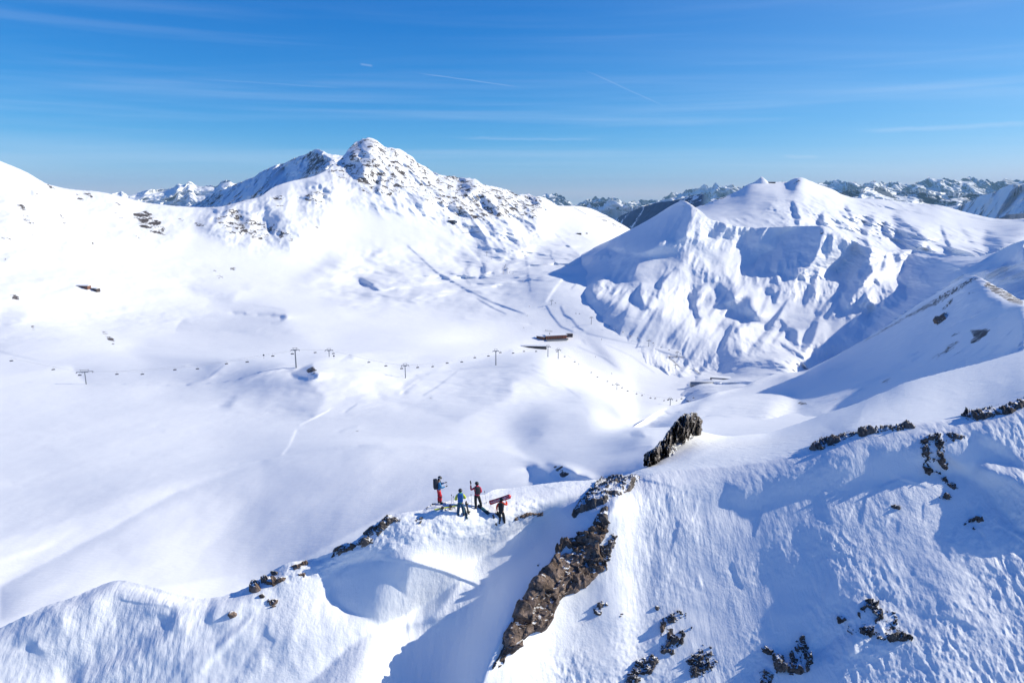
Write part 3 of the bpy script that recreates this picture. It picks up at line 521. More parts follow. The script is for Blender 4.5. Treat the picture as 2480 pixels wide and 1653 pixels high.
BR = [('B1', .34, 3, [(860,90),(910,60),(1000,110),(1040,100),(1110,150),(1050,170),(980,150)]), ('B1', .28, 2.5, [(980,130),(1020,120),(900,260),(810,360),(870,270)]), ('B1', .27, 4, [(1170,300),(1290,250),(1330,270),(1220,390)]),
 ('B1', .33, 2, [(1400,285),(1660,300),(1660,312),(1420,300)]), ('B1', .32, 2, [(720,180),(860,100),(900,80),(860,120)]), ('B2', .40, 2.5, [(720,200),(800,180),(830,230),(750,260)]), ('B2', .36, 2.5, [(820,215),(870,230),(900,300),(860,280)]), ('B2', .33, 2, [(0,175),(200,195),(480,175),(800,175),(800,195),(480,195),(200,210),(0,190)]),
 ('B2', .34, 2, [(500,680),(660,680),(660,710),(520,715)]), ('B2', .38, 1.5, [(390,680),(410,640),(480,640),(420,700)]), ('B2', .33, 2.5, [(350,850),(400,850),(480,910),(450,930)]), ('B2', .33, 2, [(1190,620),(1250,590),(1280,680),(1240,640)]),
 ('B2', .35, 2, [(200,960),(230,1010),(210,1020)]), ('B2', .33, 2, [(880,170),(1100,290),(1060,330),(960,260),(880,260)]), ('B2', .36, 1.5, [(1300,400),(1340,400),(1330,430)]), ('B2', .30, 2, [(680,480),(760,470),(640,560)]), ('B1', .35, 1.5, [(1580,1090),(1610,1130),(1590,1130)])]
layer('right_mountain', BC, 1270, 3200, 2.2, 330, m_right, BD, (), BR, [(2.2, 90, 5, False, None, (1, 1, 1.5)), (4.2, 45, 5, True, None, (1, 4, 4), 160, -.7), (1.3, 28, 4, True, raster([('PX', 1, 20, [(1900,540),(2250,600),(2240,700),(1960,700),(1640,500),(1700,580),(1900,600)])]), (1, 1, 2))],
      jag=lambda xs: jagf(6, [(1.4, 10), (.8, 5)])(xs)*np.clip((xs-1650)/60, .3, 1), hblur=8, back=(10, 40, 120, 300, 700), smin=.25, gain=.95, dmax=1.0, rockf=lambda v: v*1.15)

# ---- back mountain on the right
CC = [
 [(1600,640,1450),(2000,680,1400),(2500,680,1300),(2700,640,1250)],
 [(1600,560,1500),(1800,570,1480),(2000,590,1450),(2200,620,1420),(2480,610,1380),(2700,600,1300)],
 [(1600,530,1700),(1760,520,1640),(1900,500,1620),(2000,520,1620),(2200,560,1600),(2400,575,1560),(2480,560,1540),(2700,560,1500)],
 [(1600,515,1900),(1698,499,1900),(1721,488,1900),(1767,471,1900),(1790,460,1900),(1813,446,1900),(1827,442,1900),(1850,440,1900),(1870,440,1900),(1905,441,1900),(1919,434,1880),(1930,431,1870),(1937,430,1870),(1960,437,1880),(1992,450,1900),(2015,458,1920),(2043,472,1930),(2080,480,1940),(2116,481,1940),(2199,492,1930),(2267,496,1900),(2318,508,1880),(2364,520,1850),(2419,530,1800),(2456,531,1780),(2480,529,1760),(2550,520,1740),(2700,500,1700)],
]
CD = [('C1', 1.1, 2, [(700,200),(720,210),(760,320),(740,375),(710,320)]), ('C1', 1.1, 2, [(885,360),(905,280),(925,270),(920,370)]), ('C1', 1.0, 1.5, [(1070,230),(1095,230),(1135,320),(1130,350)]), ('C1', .9, 1.5, [(1030,270),(1060,280),(1100,320),(1060,310)]),
 ('C1', .8, 3, [(1190,400),(1220,320),(1260,290),(1290,320),(1250,400),(1230,440),(1250,510),(1210,480)]), ('C1', 1.1, 2, [(1340,380),(1360,345),(1385,350),(1380,400),(1410,430),(1390,450),(1350,420)]),
 ('C1', .75, 4, [(1410,290),(1460,290),(1520,360),(1600,400),(1640,470),(1600,540),(1470,540),(1480,460),(1430,370)]), ('C1', .9, 2, [(1755,350),(1790,430),(1850,560),(1830,560),(1770,440)]), ('C1', .65, 5, [(2060,480),(2090,400),(2200,470),(2200,530),(2090,580)]),
 ('C1', .7, 1.5, [(565,240),(590,260),(590,295)]), ('C1', .6, 1.5, [(610,290),(650,330),(630,330)]), ('C1', .5, 4, [(680,90),(720,50),(770,40),(740,80),(700,130)]), ('C1', .9, 1.5, [(1650,545),(1670,510),(1690,545)]), ('C1', .7, 1.5, [(1160,310),(1180,360),(1165,360)]),
 ('C1', .5, 2, [(775,290),(800,285),(805,310)]), ('C1', .4, 3, [(1880,350),(1960,430),(2000,500),(1920,430)]), ('C1', .3, 5, [(900,160),(940,170),(930,220)]), ('C1', .25, 3, [(500,280),(560,310),(590,340)])]
CR = [('C1', .36, 2.5, [(700,60),(740,35),(780,60),(700,100)]), ('C1', .36, 2, [(1030,250),(1080,300),(1110,320),(1060,310)]), ('C1', .34, 3, [(2290,330),(2353,320),(2353,340),(2300,345)]), ('C1', .34, 2, [(50,220),(100,200),(380,90),(360,110),(110,225)])]
layer('back_mountain', CC, 1600, 3200, 2.2, 190, m_right, CD, (), CR, [(3.5, 160, 4, False, None, (1, 1, 2)), (4.0, 70, 4, True, None, (1, 4, 4), 300, .3), (3.0, 60, 4, True, raster([('PX', 1, 25, [(1860,480),(2200,520),(2250,620),(1860,560)])]), (1, 1, 2.2))],
      jag=jagf(8, [(.8, 9)]), hblur=8, back=(10, 60, 200, 600), smin=.25, gain=.9, dmax=1.0)

# ---- shoulder on the right
RC = [
 [(1350,1300,110),(1500,1280,110),(1700,1200,125),(1941,1150,140),(2205,1080,150),(2480,1000,145),(2700,960,140)],
 [(1350,1180,190),(1500,1140,190),(1700,1075,200),(1850,1045,235),(1941,1025,262),(2060,995,262),(2205,945,242),(2357,905,218),(2480,872,200),(2700,850,180)],
 [(1350,1160,230),(1500,1090,240),(1600,1050,260),(1700,1020,280),(1850,1000,300),(1941,970,390),(2060,930,378),(2205,878,352),(2404,775,318),(2480,739,300),(2700,700,270)],
 [(1350,1155,235),(1500,1070,270),(1600,1020,320),(1700,975,390),(1850,952,450),(1942,930,490),(2060,905,465),(2205,842,425),(2404,752,370),(2480,733,340),(2700,695,300)],
 [(1350,1150,240),(1500,1055,290),(1600,1000,340),(1700,966,440),(1800,945,540),(1900,910,615),(2000,880,600),(2116,830,550),(2226,770,500),(2300,740,460),(2359,720,430),(2437,728,385),(2480,730,385),(2700,692,340)],
 [(1350,1145,250),(1450,1075,280),(1500,1050,300),(1554,1020,310),(1580,1003,325),(1596,994,340),(1616,985,370),(1640,980,400),(1661,975,430),(1706,962,480),(1735,949,520),(1766,943,560),(1800,936,600),(1823,923,620),(1842,915,640),(1870,907,650),(1900,903,660),(1942,899,665),(1975,885,660),(2015,866,640),(2056,843,620),(2116,808,590),(2180,767,560),(2226,735,540),(2272,707,520),(2300,689,500),(2327,674,490),(2345,669,485),(2359,668,480),(2378,674,470),(2405,689,460),(2437,705,440),(2480,726,420),(2700,690,360)],
]
RD = [('R', .35, 3, [(0,1090),(200,1060),(300,990),(420,900),(560,840),(740,770),(860,700),(1200,500),(1640,240),(1900,100),(1950,100),(2318,300),(2318,330),(2060,455),(1700,640),(1380,800),(1200,900),(980,980),(800,1010),(560,1070),(420,1160),(240,1110),(100,1100)]),
 ('R', .5, 2, [(1380,810),(2060,465),(2318,340),(2318,710),(1900,830),(1600,905),(1300,990),(1060,1095),(900,1160),(680,1225),(900,1100),(1060,1020)]),
 ('W', .9, 3, [(1710,190),(1860,195),(1950,220),(1800,270),(1715,265)]), ('W', .4, 6, [(1900,230),(2150,200),(2150,260),(1950,300),(1800,290)]), ('S', .45, 3, [(1090,950),(1500,840),(2000,880),(2353,960),(2353,1000),(1300,985)]),
 ('W', .6, 4, [(1190,235),(1330,150),(1500,130),(1520,165),(1420,280),(1340,300),(1290,290)]), ('W', .7, 2, [(1590,115),(1700,40),(1760,10),(1730,50),(1660,100)]), ('R', .8, 2, [(480,1310),(700,1240),(600,1290),(520,1320)]), ('R', .5, 2, [(410,1160),(480,1130),(560,1160)])]
RR = [('R', .34, 3, [(860,700),(1200,500),(1640,240),(1900,95),(1960,110),(1740,250),(1600,340),(1350,450),(1200,540),(1000,650)]), ('R', .36, 2.5, [(1970,170),(2020,130),(2318,290),(2318,350),(2200,320),(2050,230)]), ('R', .44, 2, [(1565,470),(1600,430),(1650,400),(1700,410),(1680,450),(1620,495)]),
 ('R', .38, 2.5, [(1620,370),(1660,340),(1720,270),(1760,270),(1700,350),(1650,390)]), ('R', .42, 3, [(1860,540),(2080,520),(1990,600),(1920,650),(1850,660),(1900,600)]), ('R', .38, 2.5, [(1700,600),(1740,560),(1800,550),(1790,570),(1710,610)]), ('R', .33, 4, [(1590,740),(1700,650),(1850,580),(1800,640),(1700,740),(1480,830)]),
 ('R', .33, 2.5, [(1280,890),(1380,820),(1400,830),(1290,890)]), ('R', .33, 2, [(1830,240),(1920,220),(1920,240),(1840,260)]), ('R', .30, 2.5, [(1100,980),(1240,910),(1240,930),(1180,990)]), ('R', .32, 2.5, [(710,800),(760,790),(750,820)]), ('R', .36, 1.5, [(430,1150),(480,1130),(550,1150),(480,1165)])]
layer('right_shoulder', RC, 1350, 3200, 2.2, 330, m_should, RD, (('R', -.8, 1.5, [(1390,795),(1800,570),(2060,458),(2318,335)]),), RR, [(1.2, 60, 5, False, None), (.35, 9, 4, False, None)],
      jag=lambda xs: jagf(9, [(1.5, 12), (1.0, 5)])(xs)*np.clip((xs-2000)/100, .1, 1), hblur=8, back=(3, 10, 30, 90, 200), smin=.2, gain=.85, rockf=lambda v: v*1.6)
# ---- foreground ridge
_fb = [(-200,1625,32.2),(0,1540,33.3),(140,1475,34.5),(285,1424,35.5),(400,1445,35.1),(495,1466,34.8),(600,1428,35.4),(700,1378,36.1),(860,1322,37.2),(1000,1262,38.0),(1100,1250,38.3),(1208,1262,38.2),(1330,1225,40.3),(1440,1205,42),(1500,1190,43),(1558,1150,44.6),(1640,1140,44.6),(1750,1132,44.3),(1850,1118,44.0),(1953,1092,43.8),(2064,1052,43.8),(2196,1030,43.6),(2322,1014,43.4),(2445,972,44),(2480,957,44.2),(2700,890,45)]
def _frow(f, s_of_x):
    o = []
    for x, y, Y in _fb:
        zt = -math.tan(PITCH + math.atan((y - CY)/F_PX))*Y; y2 = y + f*(1860 - y); T_ = math.tan(PITCH + math.atan((y2 - CY)/F_PX))
        s_ = s_of_x(x); o.append((x, y2, (s_*Y - zt)/(s_ + T_)))
    return o
_sl = lambda x: float(np.interp(x, [-200, 600, 1000, 1300, 1558, 1900, 2480], [1.40, .98, .88, .86, .86, .90, .93]))
FC = [_frow(1.0, _sl), _frow(.70, _sl), _frow(.40, _sl), _frow(.16, lambda x: _sl(x)*.9),
 [(-200,1625,32.2),(0,1540,33.3),(285,1424,35.5),(495,1466,34.8),(700,1378,36.1),(860,1322,37.2),(1000,1262,38.0),(1100,1250,38.3),(1208,1262,38.2),(1330,1225,40.3),(1440,1205,42),(1500,1190,43),(1558,1150,44.6),(1640,1140,44.6),(1750,1132,44.3),(1850,1118,44.0),(1953,1092,43.8),(2064,1052,43.8),(2196,1030,43.6),(2322,1014,43.4),(2445,972,44),(2480,957,44.2),(2700,890,45)],
 [(-200,1622,32.3),(0,1530,33.6),(285,1413,35.8),(495,1457,35.1),(700,1370,36.3),(860,1313,37.4),(960,1252,38.2),(1055,1225,39.0),(1173,1212,40.3),(1284,1192,41.8),(1360,1180,42.8),(1433,1172,44.2),(1496,1164,45.6),(1558,1140,47),(1640,1122,49),(1750,1098,52),(1850,1082,54),(1953,1058,55),(2064,1020,57),(2196,990,60),(2322,970,62),(2445,930,66),(2480,915,68),(2700,860,74)],
 [(-200,1618,32.4),(0,1519,33.9),(53,1495,34.2),(105,1469,34.8),(184,1442,35.4),(237,1419,35.9),(285,1404,36.1),(343,1413,35.9),(411,1432,35.6),(495,1448,35.4),(538,1442,35.5),(585,1427,35.7),(632,1400,36),(701,1361,36.5),(754,1353,36.8),(790,1342,37),(812,1332,37.2),(864,1305,37.6),(896,1279,38),(938,1250,38.4),(970,1242,38.6),(1028,1232,39),(1054,1219,39.5),(1085,1213,40),(1110,1207,40.6),(1173,1195,41.6),(1198,1184,42.5),(1225,1182,43),(1284,1174,43.6),(1360,1166,44.7),(1433,1161,46),(1458,1159,46.6),(1496,1153,48),(1533,1143,49.5),(1558,1131,51),(1575,1127,52.5),(1600,1104,56),(1620,1086,58.5),(1652,1058,62),(1690,1043,66),(1704,1046,68),(1765,1055,75),(1819,1051,81),(1850,1049,86),(1917,1030,98),(1953,1018,101),(2005,999,103),(2064,980,105),(2100,966,106),(2118,958,107),(2149,946,110),(2181,930,112),(2269,905,116),(2357,883,120),(2480,848,126),(2700,790,135)],
]
FD = [
 ('PX', 1.15, 4, [(1125,1395),(1166,1346),(1316,1246),(1390,1210),(1500,1190),(1480,1240),(1420,1290),(1350,1330),(1310,1400),(1250,1480),(1200,1575),(1170,1653),(1100,1750),(650,1750),(750,1653),(850,1560),(910,1520),(1000,1480)]),
 ('PX', .8, 5, [(905,1500),(840,1480),(805,1440),(800,1400),(825,1370),(900,1350),(985,1352),(1075,1385),(1125,1395),(1050,1500),(910,1520)]),
 ('F6', .6, 3, [(1820,400),(1865,300),(1875,370),(1860,460)]), ('F6', .4, 10, [(560,700),(700,640),(800,560),(830,540),(800,620),(600,750),(430,860),(300,860)]), ('F6', .6, 4, [(940,560),(980,490),(1000,480),(980,580),(960,600)]), ('F6', .5, 3, [(740,560),(830,540),(800,620),(770,620)]),
 ('F6', .5, 4, [(985,680),(1100,580),(1160,530),(1100,640),(990,700)]), ('F6', .5, 4, [(100,715),(150,665),(200,715)]), ('F6', .35, 6, [(180,620),(300,540),(280,600),(200,640)]), ('F6', .5, 4, [(300,860),(400,760),(420,740),(380,860)]),
 ('F6', .35, 5, [(1440,320),(1500,270),(1700,160),(1790,100),(1700,200),(1520,290)]), ('F6', -.4, 3, [(920,800),(1060,650),(1180,540),(1060,690),(930,820)]), ('F6', -.35, 3, [(1430,530),(1520,400),(1530,420),(1450,520)]), ('F6', .35, 6, [(20,760),(60,640),(200,560),(100,680)]),
 # right face
 ('F8', .9, 6, [(1420,250),(1560,330),(1600,300),(1750,360),(1873,420),(1950,480),(1950,720),(1873,690),(1780,620),(1700,520),(1640,420),(1500,360)]), ('F8', .5, 4, [(1770,330),(1860,360),(1873,480),(1800,420)]),
 ('F8', .5, 5, [(1600,100),(1750,180),(1873,300),(1873,330),(1700,220),(1580,150)]), ('F8', .6, 3, [(1410,740),(1430,740),(1470,830),(1415,840)]), ('F8', .6, 2.5, [(1530,480),(1580,560),(1700,800),(1640,740),(1550,590)]),
 ('F8', .7, 2.5, [(1050,1005),(1100,1070),(1190,1095),(1080,1085),(1045,1030)]), ('F8', .5, 3, [(1220,930),(1240,850),(1245,900),(1230,960)]), ('F8', .5, 3, [(1060,830),(1060,650),(1070,720),(1070,830)]), ('F8', .5, 3, [(1130,640),(1145,600),(1160,690),(1140,720)]),
 ('F8', .5, 3, [(780,1100),(790,1080),(820,1160),(780,1240)]), ('F8', .6, 4, [(680,1380),(830,1270),(860,1100),(900,1090),(870,1200),(900,1290),(870,1400),(800,1420)]), ('F8', .5, 4, [(290,1520),(330,1430),(420,1400),(420,1500),(340,1568)]),
 ('F8', .5, 3, [(220,600),(240,540),(245,590)]), ('F8', .5, 4, [(110,400),(180,410),(250,450),(240,560),(180,540)]), ('F8', .4, 3, [(690,310),(700,290),(730,320),(800,330),(720,340)]), ('F8', .4, 4, [(1100,430),(1180,460),(1170,490),(1110,450)]),
 ('F8', .6, 3, [(1240,1080),(1310,1085),(1250,1060)]), ('F8', .5, 3, [(1690,1080),(1710,1030),(1760,1060)]), ('F8', .5, 3, [(1720,960),(1760,900),(1780,1000)]), ('F8', .5, 3, [(1760,820),(1800,800),(1850,960),(1850,1020),(1790,900)]), ('F8', .4, 3, [(1380,1150),(1400,1080),(1420,1080),(1400,1170)]),
 ('F8', .7, 4, [(1250,150),(1290,130),(1280,330),(1250,240)]), ('F8', .5, 3, [(1090,210),(1110,230),(1120,280),(1100,260)]), ('F8', .4, 3, [(960,200),(1080,190),(1060,240),(980,230)]), ('F8', .4, 4, [(1200,270),(1240,210),(1240,260)]),
 ('F7', .6, 2.5, [(1040,620),(1100,635),(1070,640)]), ('F7', .6, 3, [(710,1230),(800,1170),(840,1130),(820,1200),(760,1230)]), ('F7', .5, 2.5, [(910,1205),(960,1170),(970,1180)]), ('F7', .5, 4, [(1040,1365),(1130,1310),(1200,1280),(1190,1320),(1080,1365)]), ('F7', .5, 3, [(1140,1280),(1160,1210),(1200,1180),(1180,1250)]),
 ('F7', .5, 3, [(960,1340),(990,1310),(1010,1340)]), ('F7', .5, 4, [(940,1568),(980,1470),(1010,1480),(1000,1568)]),
 ('F7', .7, 3, [(1450,110),(1600,130),(1681,125),(1620,160),(1500,200),(1350,270),(1230,290),(1380,180)]), ('W', .5, 3, [(1930,385),(2100,330),(2180,400),(2080,370)]),
 ('R', 1.0, 2, [(650,1335),(700,1310),(830,1230),(1020,1140),(990,1190),(960,1290),(830,1360),(740,1370)]), ('R', .5, 1.5, [(1960,970),(2110,970),(2080,985),(2010,985)]), ('R', .4, 1.2, [(1750,1040),(1880,1060),(1800,1045)]), ('R', .4, 1.2, [(1200,1090),(1450,1110),(1300,1095)]), ('R', .4, 1.2, [(1590,960),(1720,965),(1650,970)]),
 ('R', .4, 1.2, [(2170,870),(2318,865),(2250,880)]), ('R', .4, 1.2, [(1940,1035),(2090,1060),(2000,1045)]), ('R', .4, 1.2, [(1000,1270),(1150,1275),(1080,1280)]), ('R', .4, 1.2, [(1690,985),(1840,1000),(1750,995)]),
]
FL = [('F6', .12, 3.5, [(540,390),(640,410),(780,450),(940,480)]), ('F6', .7, 2, [(1755,295),(1870,300),(2040,350),(2190,410)]), ('F6', .4, 2, [(1225,600),(1230,640),(1260,665)]), ('F6', .4, 2, [(560,480),(650,495),(770,505)]),
 ('F6', .35, 2, [(1850,470),(1870,560),(1880,660)]), ('F7', .35, 2, [(1020,270+100),(1150,400),(1290,430)]), ('F8', .5, 2, [(1600,560),(1700,640),(1873,740)]), ('F8', .4, 2, [(1050,420),(1150,380),(1300,430)]), ('F8', .4, 2, [(1290,1170),(1500,1200),(1600,1260)])]
for k_, it_ in enumerate(FD):
    w_ = max(p[0] for p in it_[3]) - min(p[0] for p in it_[3])
    if it_[0] in ('F8', 'F7') and w_ < 150: FD[k_] = (it_[0], it_[1]*.55, it_[2] + 1.5, it_[3])
for k in range(26):        # wind furrows running down the steep face
    x = random.uniform(1560, 2440); y = random.uniform(1180, 1500); l = random.uniform(25, 90); s_ = random.uniform(-.25, .35)
    FL.append(('PX', random.choice((-.35, .4, .45)), random.uniform(1.5, 3.5), [(x, y), (x + l*s_*.5, y + l*.5), (x + l*s_*1.4, y + l)]))
for k in range(34):        # drift lips on the wind-swept top
    x = random.uniform(2080, 2470); y0_ = np.interp(x, [2080, 2280, 2480], [990, 925, 880]); y1_ = np.interp(x, [2080, 2280, 2480], [1035, 1000, 945]); y = random.uniform(y0_, y1_); l = random.uniform(15, 60)
    FL.append(('PX', random.choice((-.4, .5, .6)), random.uniform(1.0, 2.0), [(x, y), (x + l*.5, y + 1.5), (x + l, y + random.uniform(2, 6))]))
FR0 = [('F8', .5, 2.5, [(600,200),(660,170),(760,140),(860,110),(1000,80),(1200,60),(1240,80),(1100,110),(980,120),(860,170),(740,190),(650,220)]), ('F8', .5, 2.5, [(1480,20),(1600,0),(1750,-30),(1900,-80),(1900,-20),(1780,10),(1560,50)]),
 ('F8', .46, 3, [(1260,150),(1330,130),(1410,150),(1420,240),(1400,350),(1300,350),(1290,250)]), ('F8', .42, 3, [(1420,110),(1540,120),(1510,160),(1440,160)]), ('F8', .40, 3, [(1400,350),(1480,420),(1480,460),(1430,400)]), ('F8', .42, 2.5, [(1370,455),(1440,470),(1440,495),(1390,480)]),
 ('F8', .42, 2.5, [(1510,640),(1560,610),(1650,600),(1590,650),(1570,680)]), ('F8', .40, 2, [(1090,530),(1150,540),(1140,560),(1100,550)]), ('F8', .40, 2.5, [(1260,620),(1330,620),(1320,640)]),
 ('F8', .42, 4, [(890,1090),(1000,1090),(1060,1150),(1140,1170),(1150,1220),(1220,1300),(1180,1340),(1000,1310),(850,1280),(830,1250),(920,1240),(900,1170)]), ('F8', .38, 4, [(790,1180),(840,1180),(840,1210),(790,1220)]),
 ('F8', .42, 4, [(500,1300),(580,1280),(610,1350),(650,1390),(640,1480),(560,1510),(430,1500),(410,1420),(340,1370),(370,1350),(450,1390),(530,1390)]), ('F8', .36, 4, [(340,1500),(400,1490),(400,1568),(340,1568)]), ('F8', .36, 3, [(0,1500),(60,1530),(40,1568),(0,1568)]),
 ('F7', .42, 3, [(820,1120),(860,1080),(900,1100),(890,1150),(850,1190),(815,1160)]), ('F7', .38, 4, [(1200,1200),(1340,1150),(1380,1260),(1320,1350),(1260,1400),(1180,1390),(1190,1260)]), ('F7', .42, 3, [(1000,1500),(1100,1440),(1180,1380),(1190,1440),(1120,1520),(1040,1568),(1000,1568)]),
 ('F7', .42, 2, [(960,1165),(985,1155),(985,1175),(965,1180)]), ('F7', .42, 2, [(1170,1120),(1190,1120),(1190,1150),(1170,1140)]), ('F7', .30, 6, [(1340,1380),(1500,1360),(1520,1450),(1440,1568),(1340,1540)]),
 ('F7', .45, 2, [(680,510),(760,480),(880,480),(900,560),(820,600),(760,560),(690,610)]), ('F7', .42, 2.5, [(860,620),(910,630),(900,700),(820,700)]), ('F7', .42, 2.5, [(840,780),(920,740),(920,860),(860,880)]), ('F7', .45, 2, [(320,620),(400,580),(520,575),(530,595),(400,615),(340,640)]),
 ('F7', .42, 2, [(480,890),(500,870),(500,880),(485,895)]), ('F7', .42, 2, [(440,985),(460,965),(460,980)]), ('Z', .45, 1.5, [(390,790),(540,700),(740,680),(700,720),(560,720),(480,770)]), ('Z', .45, 1.5, [(620,790),(800,750),(860,740),(760,790),(640,815)]),
 ('Z', .45, 1.5, [(240,950),(330,890),(370,880),(350,970),(300,980)]), ('Z', .45, 2, [(0,890),(60,890),(70,930),(0,960)]), ('Z', .34, 2, [(1560,960),(1700,860),(1900,810),(2100,830),(2050,880),(1860,870),(1720,920)]), ('Z', .33, 2, [(1640,700),(1880,600),(2180,640),(2000,700)])]
_f = lambda *pts: raster([('PX', 1.0, 22, list(pts))])
f_face = _f((1560,1180),(1900,1130),(2200,1060),(2700,960),(2700,1900),(1180,1900),(1300,1560),(1400,1400))
f_left = _f((-200,1600),(280,1410),(500,1455),(720,1400),(820,1440),(880,1540),(700,1900),(-200,1900))
f_trod = raster([('PX', 1.0, 10, [(880,1290),(1000,1240),(1080,1220),(1230,1215),(1330,1200),(1290,1260),(1180,1320),(1060,1310),(960,1330),(850,1370),(760,1400),(640,1430),(700,1370),(820,1340)])])
f_plat = _f((1600,1120),(1760,1070),(2100,970),(2480,860),(2700,800),(2700,900),(2300,1000),(1950,1080),(1750,1120))
FR = [(c_, v_*.62) + tuple(r_) for c_, v_, *r_ in FR0]
f_off = raster([('PX', 2.6, 80, [(1100,1330),(1250,1260),(1400,1230),(1450,1400),(1400,1900),(900,1900),(1000,1450)]), ('PX', 1.9, 34, [(1130,1360),(1300,1260),(1400,1240),(1330,1330),(1240,1440),(1160,1560),(1100,1740),(900,1760),(960,1540),(1030,1440)])])
layer('foreground_ridge', FC, -700, 3200, 2.0, 520, m_fore, FD, FL, FR,
   [(.09, 5.0, 3, False, f_face, (1, 1, 1)), (.035, .8, 4, True, f_face, (.7, 1, 2.2), 9), (.018, .35, 3, False, f_face, (1, 1, 1), 5), (.13, 4.2, 4, False, f_left, (1, 1, 2)), (.03, .9, 3, False, f_left, (1, 1, 2), 6), (.05, .45, 3, False, f_trod), (.08, 1.6, 3, False, f_trod), (.10, 4.5, 4, False, f_plat, (2.2, 1, 1)), (.03, 2.2, 3, False, None)],
   jag=lambda xs: jagf(12, [(1.6, 22), (1.2, 9), (.8, 4)])(xs)*np.where(xs < 1560, 1, .5), hblur=14, back=(.3, 1, 3, 8, 20, 40), back_tan=.9, smin=.35, pw=1.25, mu=260, gain=.8, dmax=1.2, edgefade=4, yoff=f_off)

# ---- far ranges and the wide ground below everything
def rng_layer(name, crest, Y0, drop, mat, noises, jag, x0, x1, rock, nr=70, base_rock=.26, **kw):
    g_ = lambda p: Y0*(p[2] if len(p) > 2 else 1)
    c = [[(p[0], p[1] + drop, g_(p)*.90) for p in crest], [(p[0], p[1] + drop*.5, g_(p)*.95) for p in crest], [(p[0], p[1], Y0*(p[2] if len(p) > 2 else 1)) for p in crest]]
    return layer(name, c, x0, x1, 2.0, nr, mat, kw.pop('dark', ()), (), rock, noises, jag=jag, hblur=0, back=(200, 1000, 4000), smin=.3, base_rock=base_rock, **kw)
left_c = T('Q', [(900,340),(1000,335),(1070,327),(1100,312),(1130,330),(1160,350),(1260,322),(1340,298),(1480,294),(1570,280),(1600,250),(1620,242),(1650,255),(1670,248),(1710,220),(1740,235),(1790,262),(1900,258),(1950,262),(2000,225),(2070,212),(2110,235),(2300,280)])
rng_layer('far_range', left_c, 7500, 60, m_far, [(90, 900, 6, True, None)], jagf(21, [(2.5, 14), (2.0, 6)]), 250, 620, (), base_rock=.26)
mid_c = T('A', [(1200,520),(1400,490),(1480,480),(1520,470),(1580,458),(1640,470),(1690,510),(1730,548),(1800,530),(1900,500),(2000,485),(2100,498),(2200,525),(2250,520)]) + T('C1', [(-250,195),(-150,150),(-60,120),(0,110),(70,85),(110,110),(160,75),(200,95),(280,72),(330,95),(400,95),(600,120),(880,75),(950,60),(1050,46),(1100,58),(1140,55),(1200,80),(1300,50),(1350,65),(1440,60),(1500,72),(1600,65),(1700,38),(1760,45),(1800,35),(1860,45),(1950,32),(2040,48),(2080,42),(2150,65),(2220,42),(2280,52),(2353,48),(2700,40)])
FRD = [('C1', .8, 1.5, q_) for q_ in ([(1295,150),(1330,90),(1420,65),(1440,120),(1430,180),(1300,175)], [(1460,190),(1500,130),(1580,80),(1600,170),(1560,210),(1480,205)], [(1640,190),(1690,60),(1740,45),(1780,110),(1840,180),(1760,190),(1700,170)], [(1900,60),(1980,45),(2080,70),(2040,100),(1950,90)], [(900,75),(1000,50),(1190,80),(1180,95),(1000,90)], [(1120,100),(1200,80),(1290,60),(1260,110),(1180,130)], [(2100,110),(2160,60),(2300,60),(2353,70),(2353,110),(2200,120)], [(-90,150),(-60,90),(60,90),(160,80),(180,110),(90,140),(0,180)], [(60,190),(110,120),(160,150),(140,190)], [(200,170),(240,100),(330,90),(300,150),(230,185)])]
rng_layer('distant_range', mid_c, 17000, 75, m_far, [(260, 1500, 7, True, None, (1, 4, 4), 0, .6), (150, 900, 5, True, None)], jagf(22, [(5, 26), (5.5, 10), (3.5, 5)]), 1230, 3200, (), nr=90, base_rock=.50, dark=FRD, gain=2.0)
mid2 = [(1380,505,1),(1433,492,1),(1480,486,1),(1530,500,1),(1560,498,1),(1620,480,1),(1680,476,1),(1720,484,1),(1800,480,1),(2000,470,1),(2060,462,1),(2120,452,1),(2200,462,1),(2300,466,1),(2400,470,1),(2700,460,1)]
rng_layer('snowy_foothills', mid2, 9500, 60, m_far, [(190, 1600, 6, True, None)], jagf(23, [(4, 30), (3.5, 8), (2, 4)]), 1380, 3200, (), base_rock=.44)
dk = [(1440,575,1.25),(1487,533,1.15),(1520,515,1.08),(1551,503,1.02),(1597,490,.96),(1640,484,.92),(1700,470,.86),(1740,500,.84),(1800,520,.8)]
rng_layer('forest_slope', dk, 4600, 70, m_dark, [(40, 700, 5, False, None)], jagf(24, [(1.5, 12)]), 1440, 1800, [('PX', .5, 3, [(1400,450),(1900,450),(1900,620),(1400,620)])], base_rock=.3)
dr = [(2260,530,1.3),(2313,503,1.2),(2364,480,1.1),(2410,464,1.0),(2442,450,.94),(2480,446,.88),(2600,430,.8),(2700,430,.7)]
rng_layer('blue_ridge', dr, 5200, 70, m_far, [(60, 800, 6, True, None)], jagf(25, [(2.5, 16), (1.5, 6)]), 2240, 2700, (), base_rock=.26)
# wide ground sheet below everything
gx = np.linspace(-26000, 26000, 120); gy = np.linspace(-8000, 24000, 100); X_, Y_ = np.meshgrid(gx, gy)
Z_ = -700 + 120*fbm(np.stack([X_/4000, Y_/4000, X_*0], -1), 4)
tag(grid_mesh('ground', np.stack([X_, Y_, Z_], -1), m_far, {'rock': np.full(X_.shape, .45)}), kind='structure')
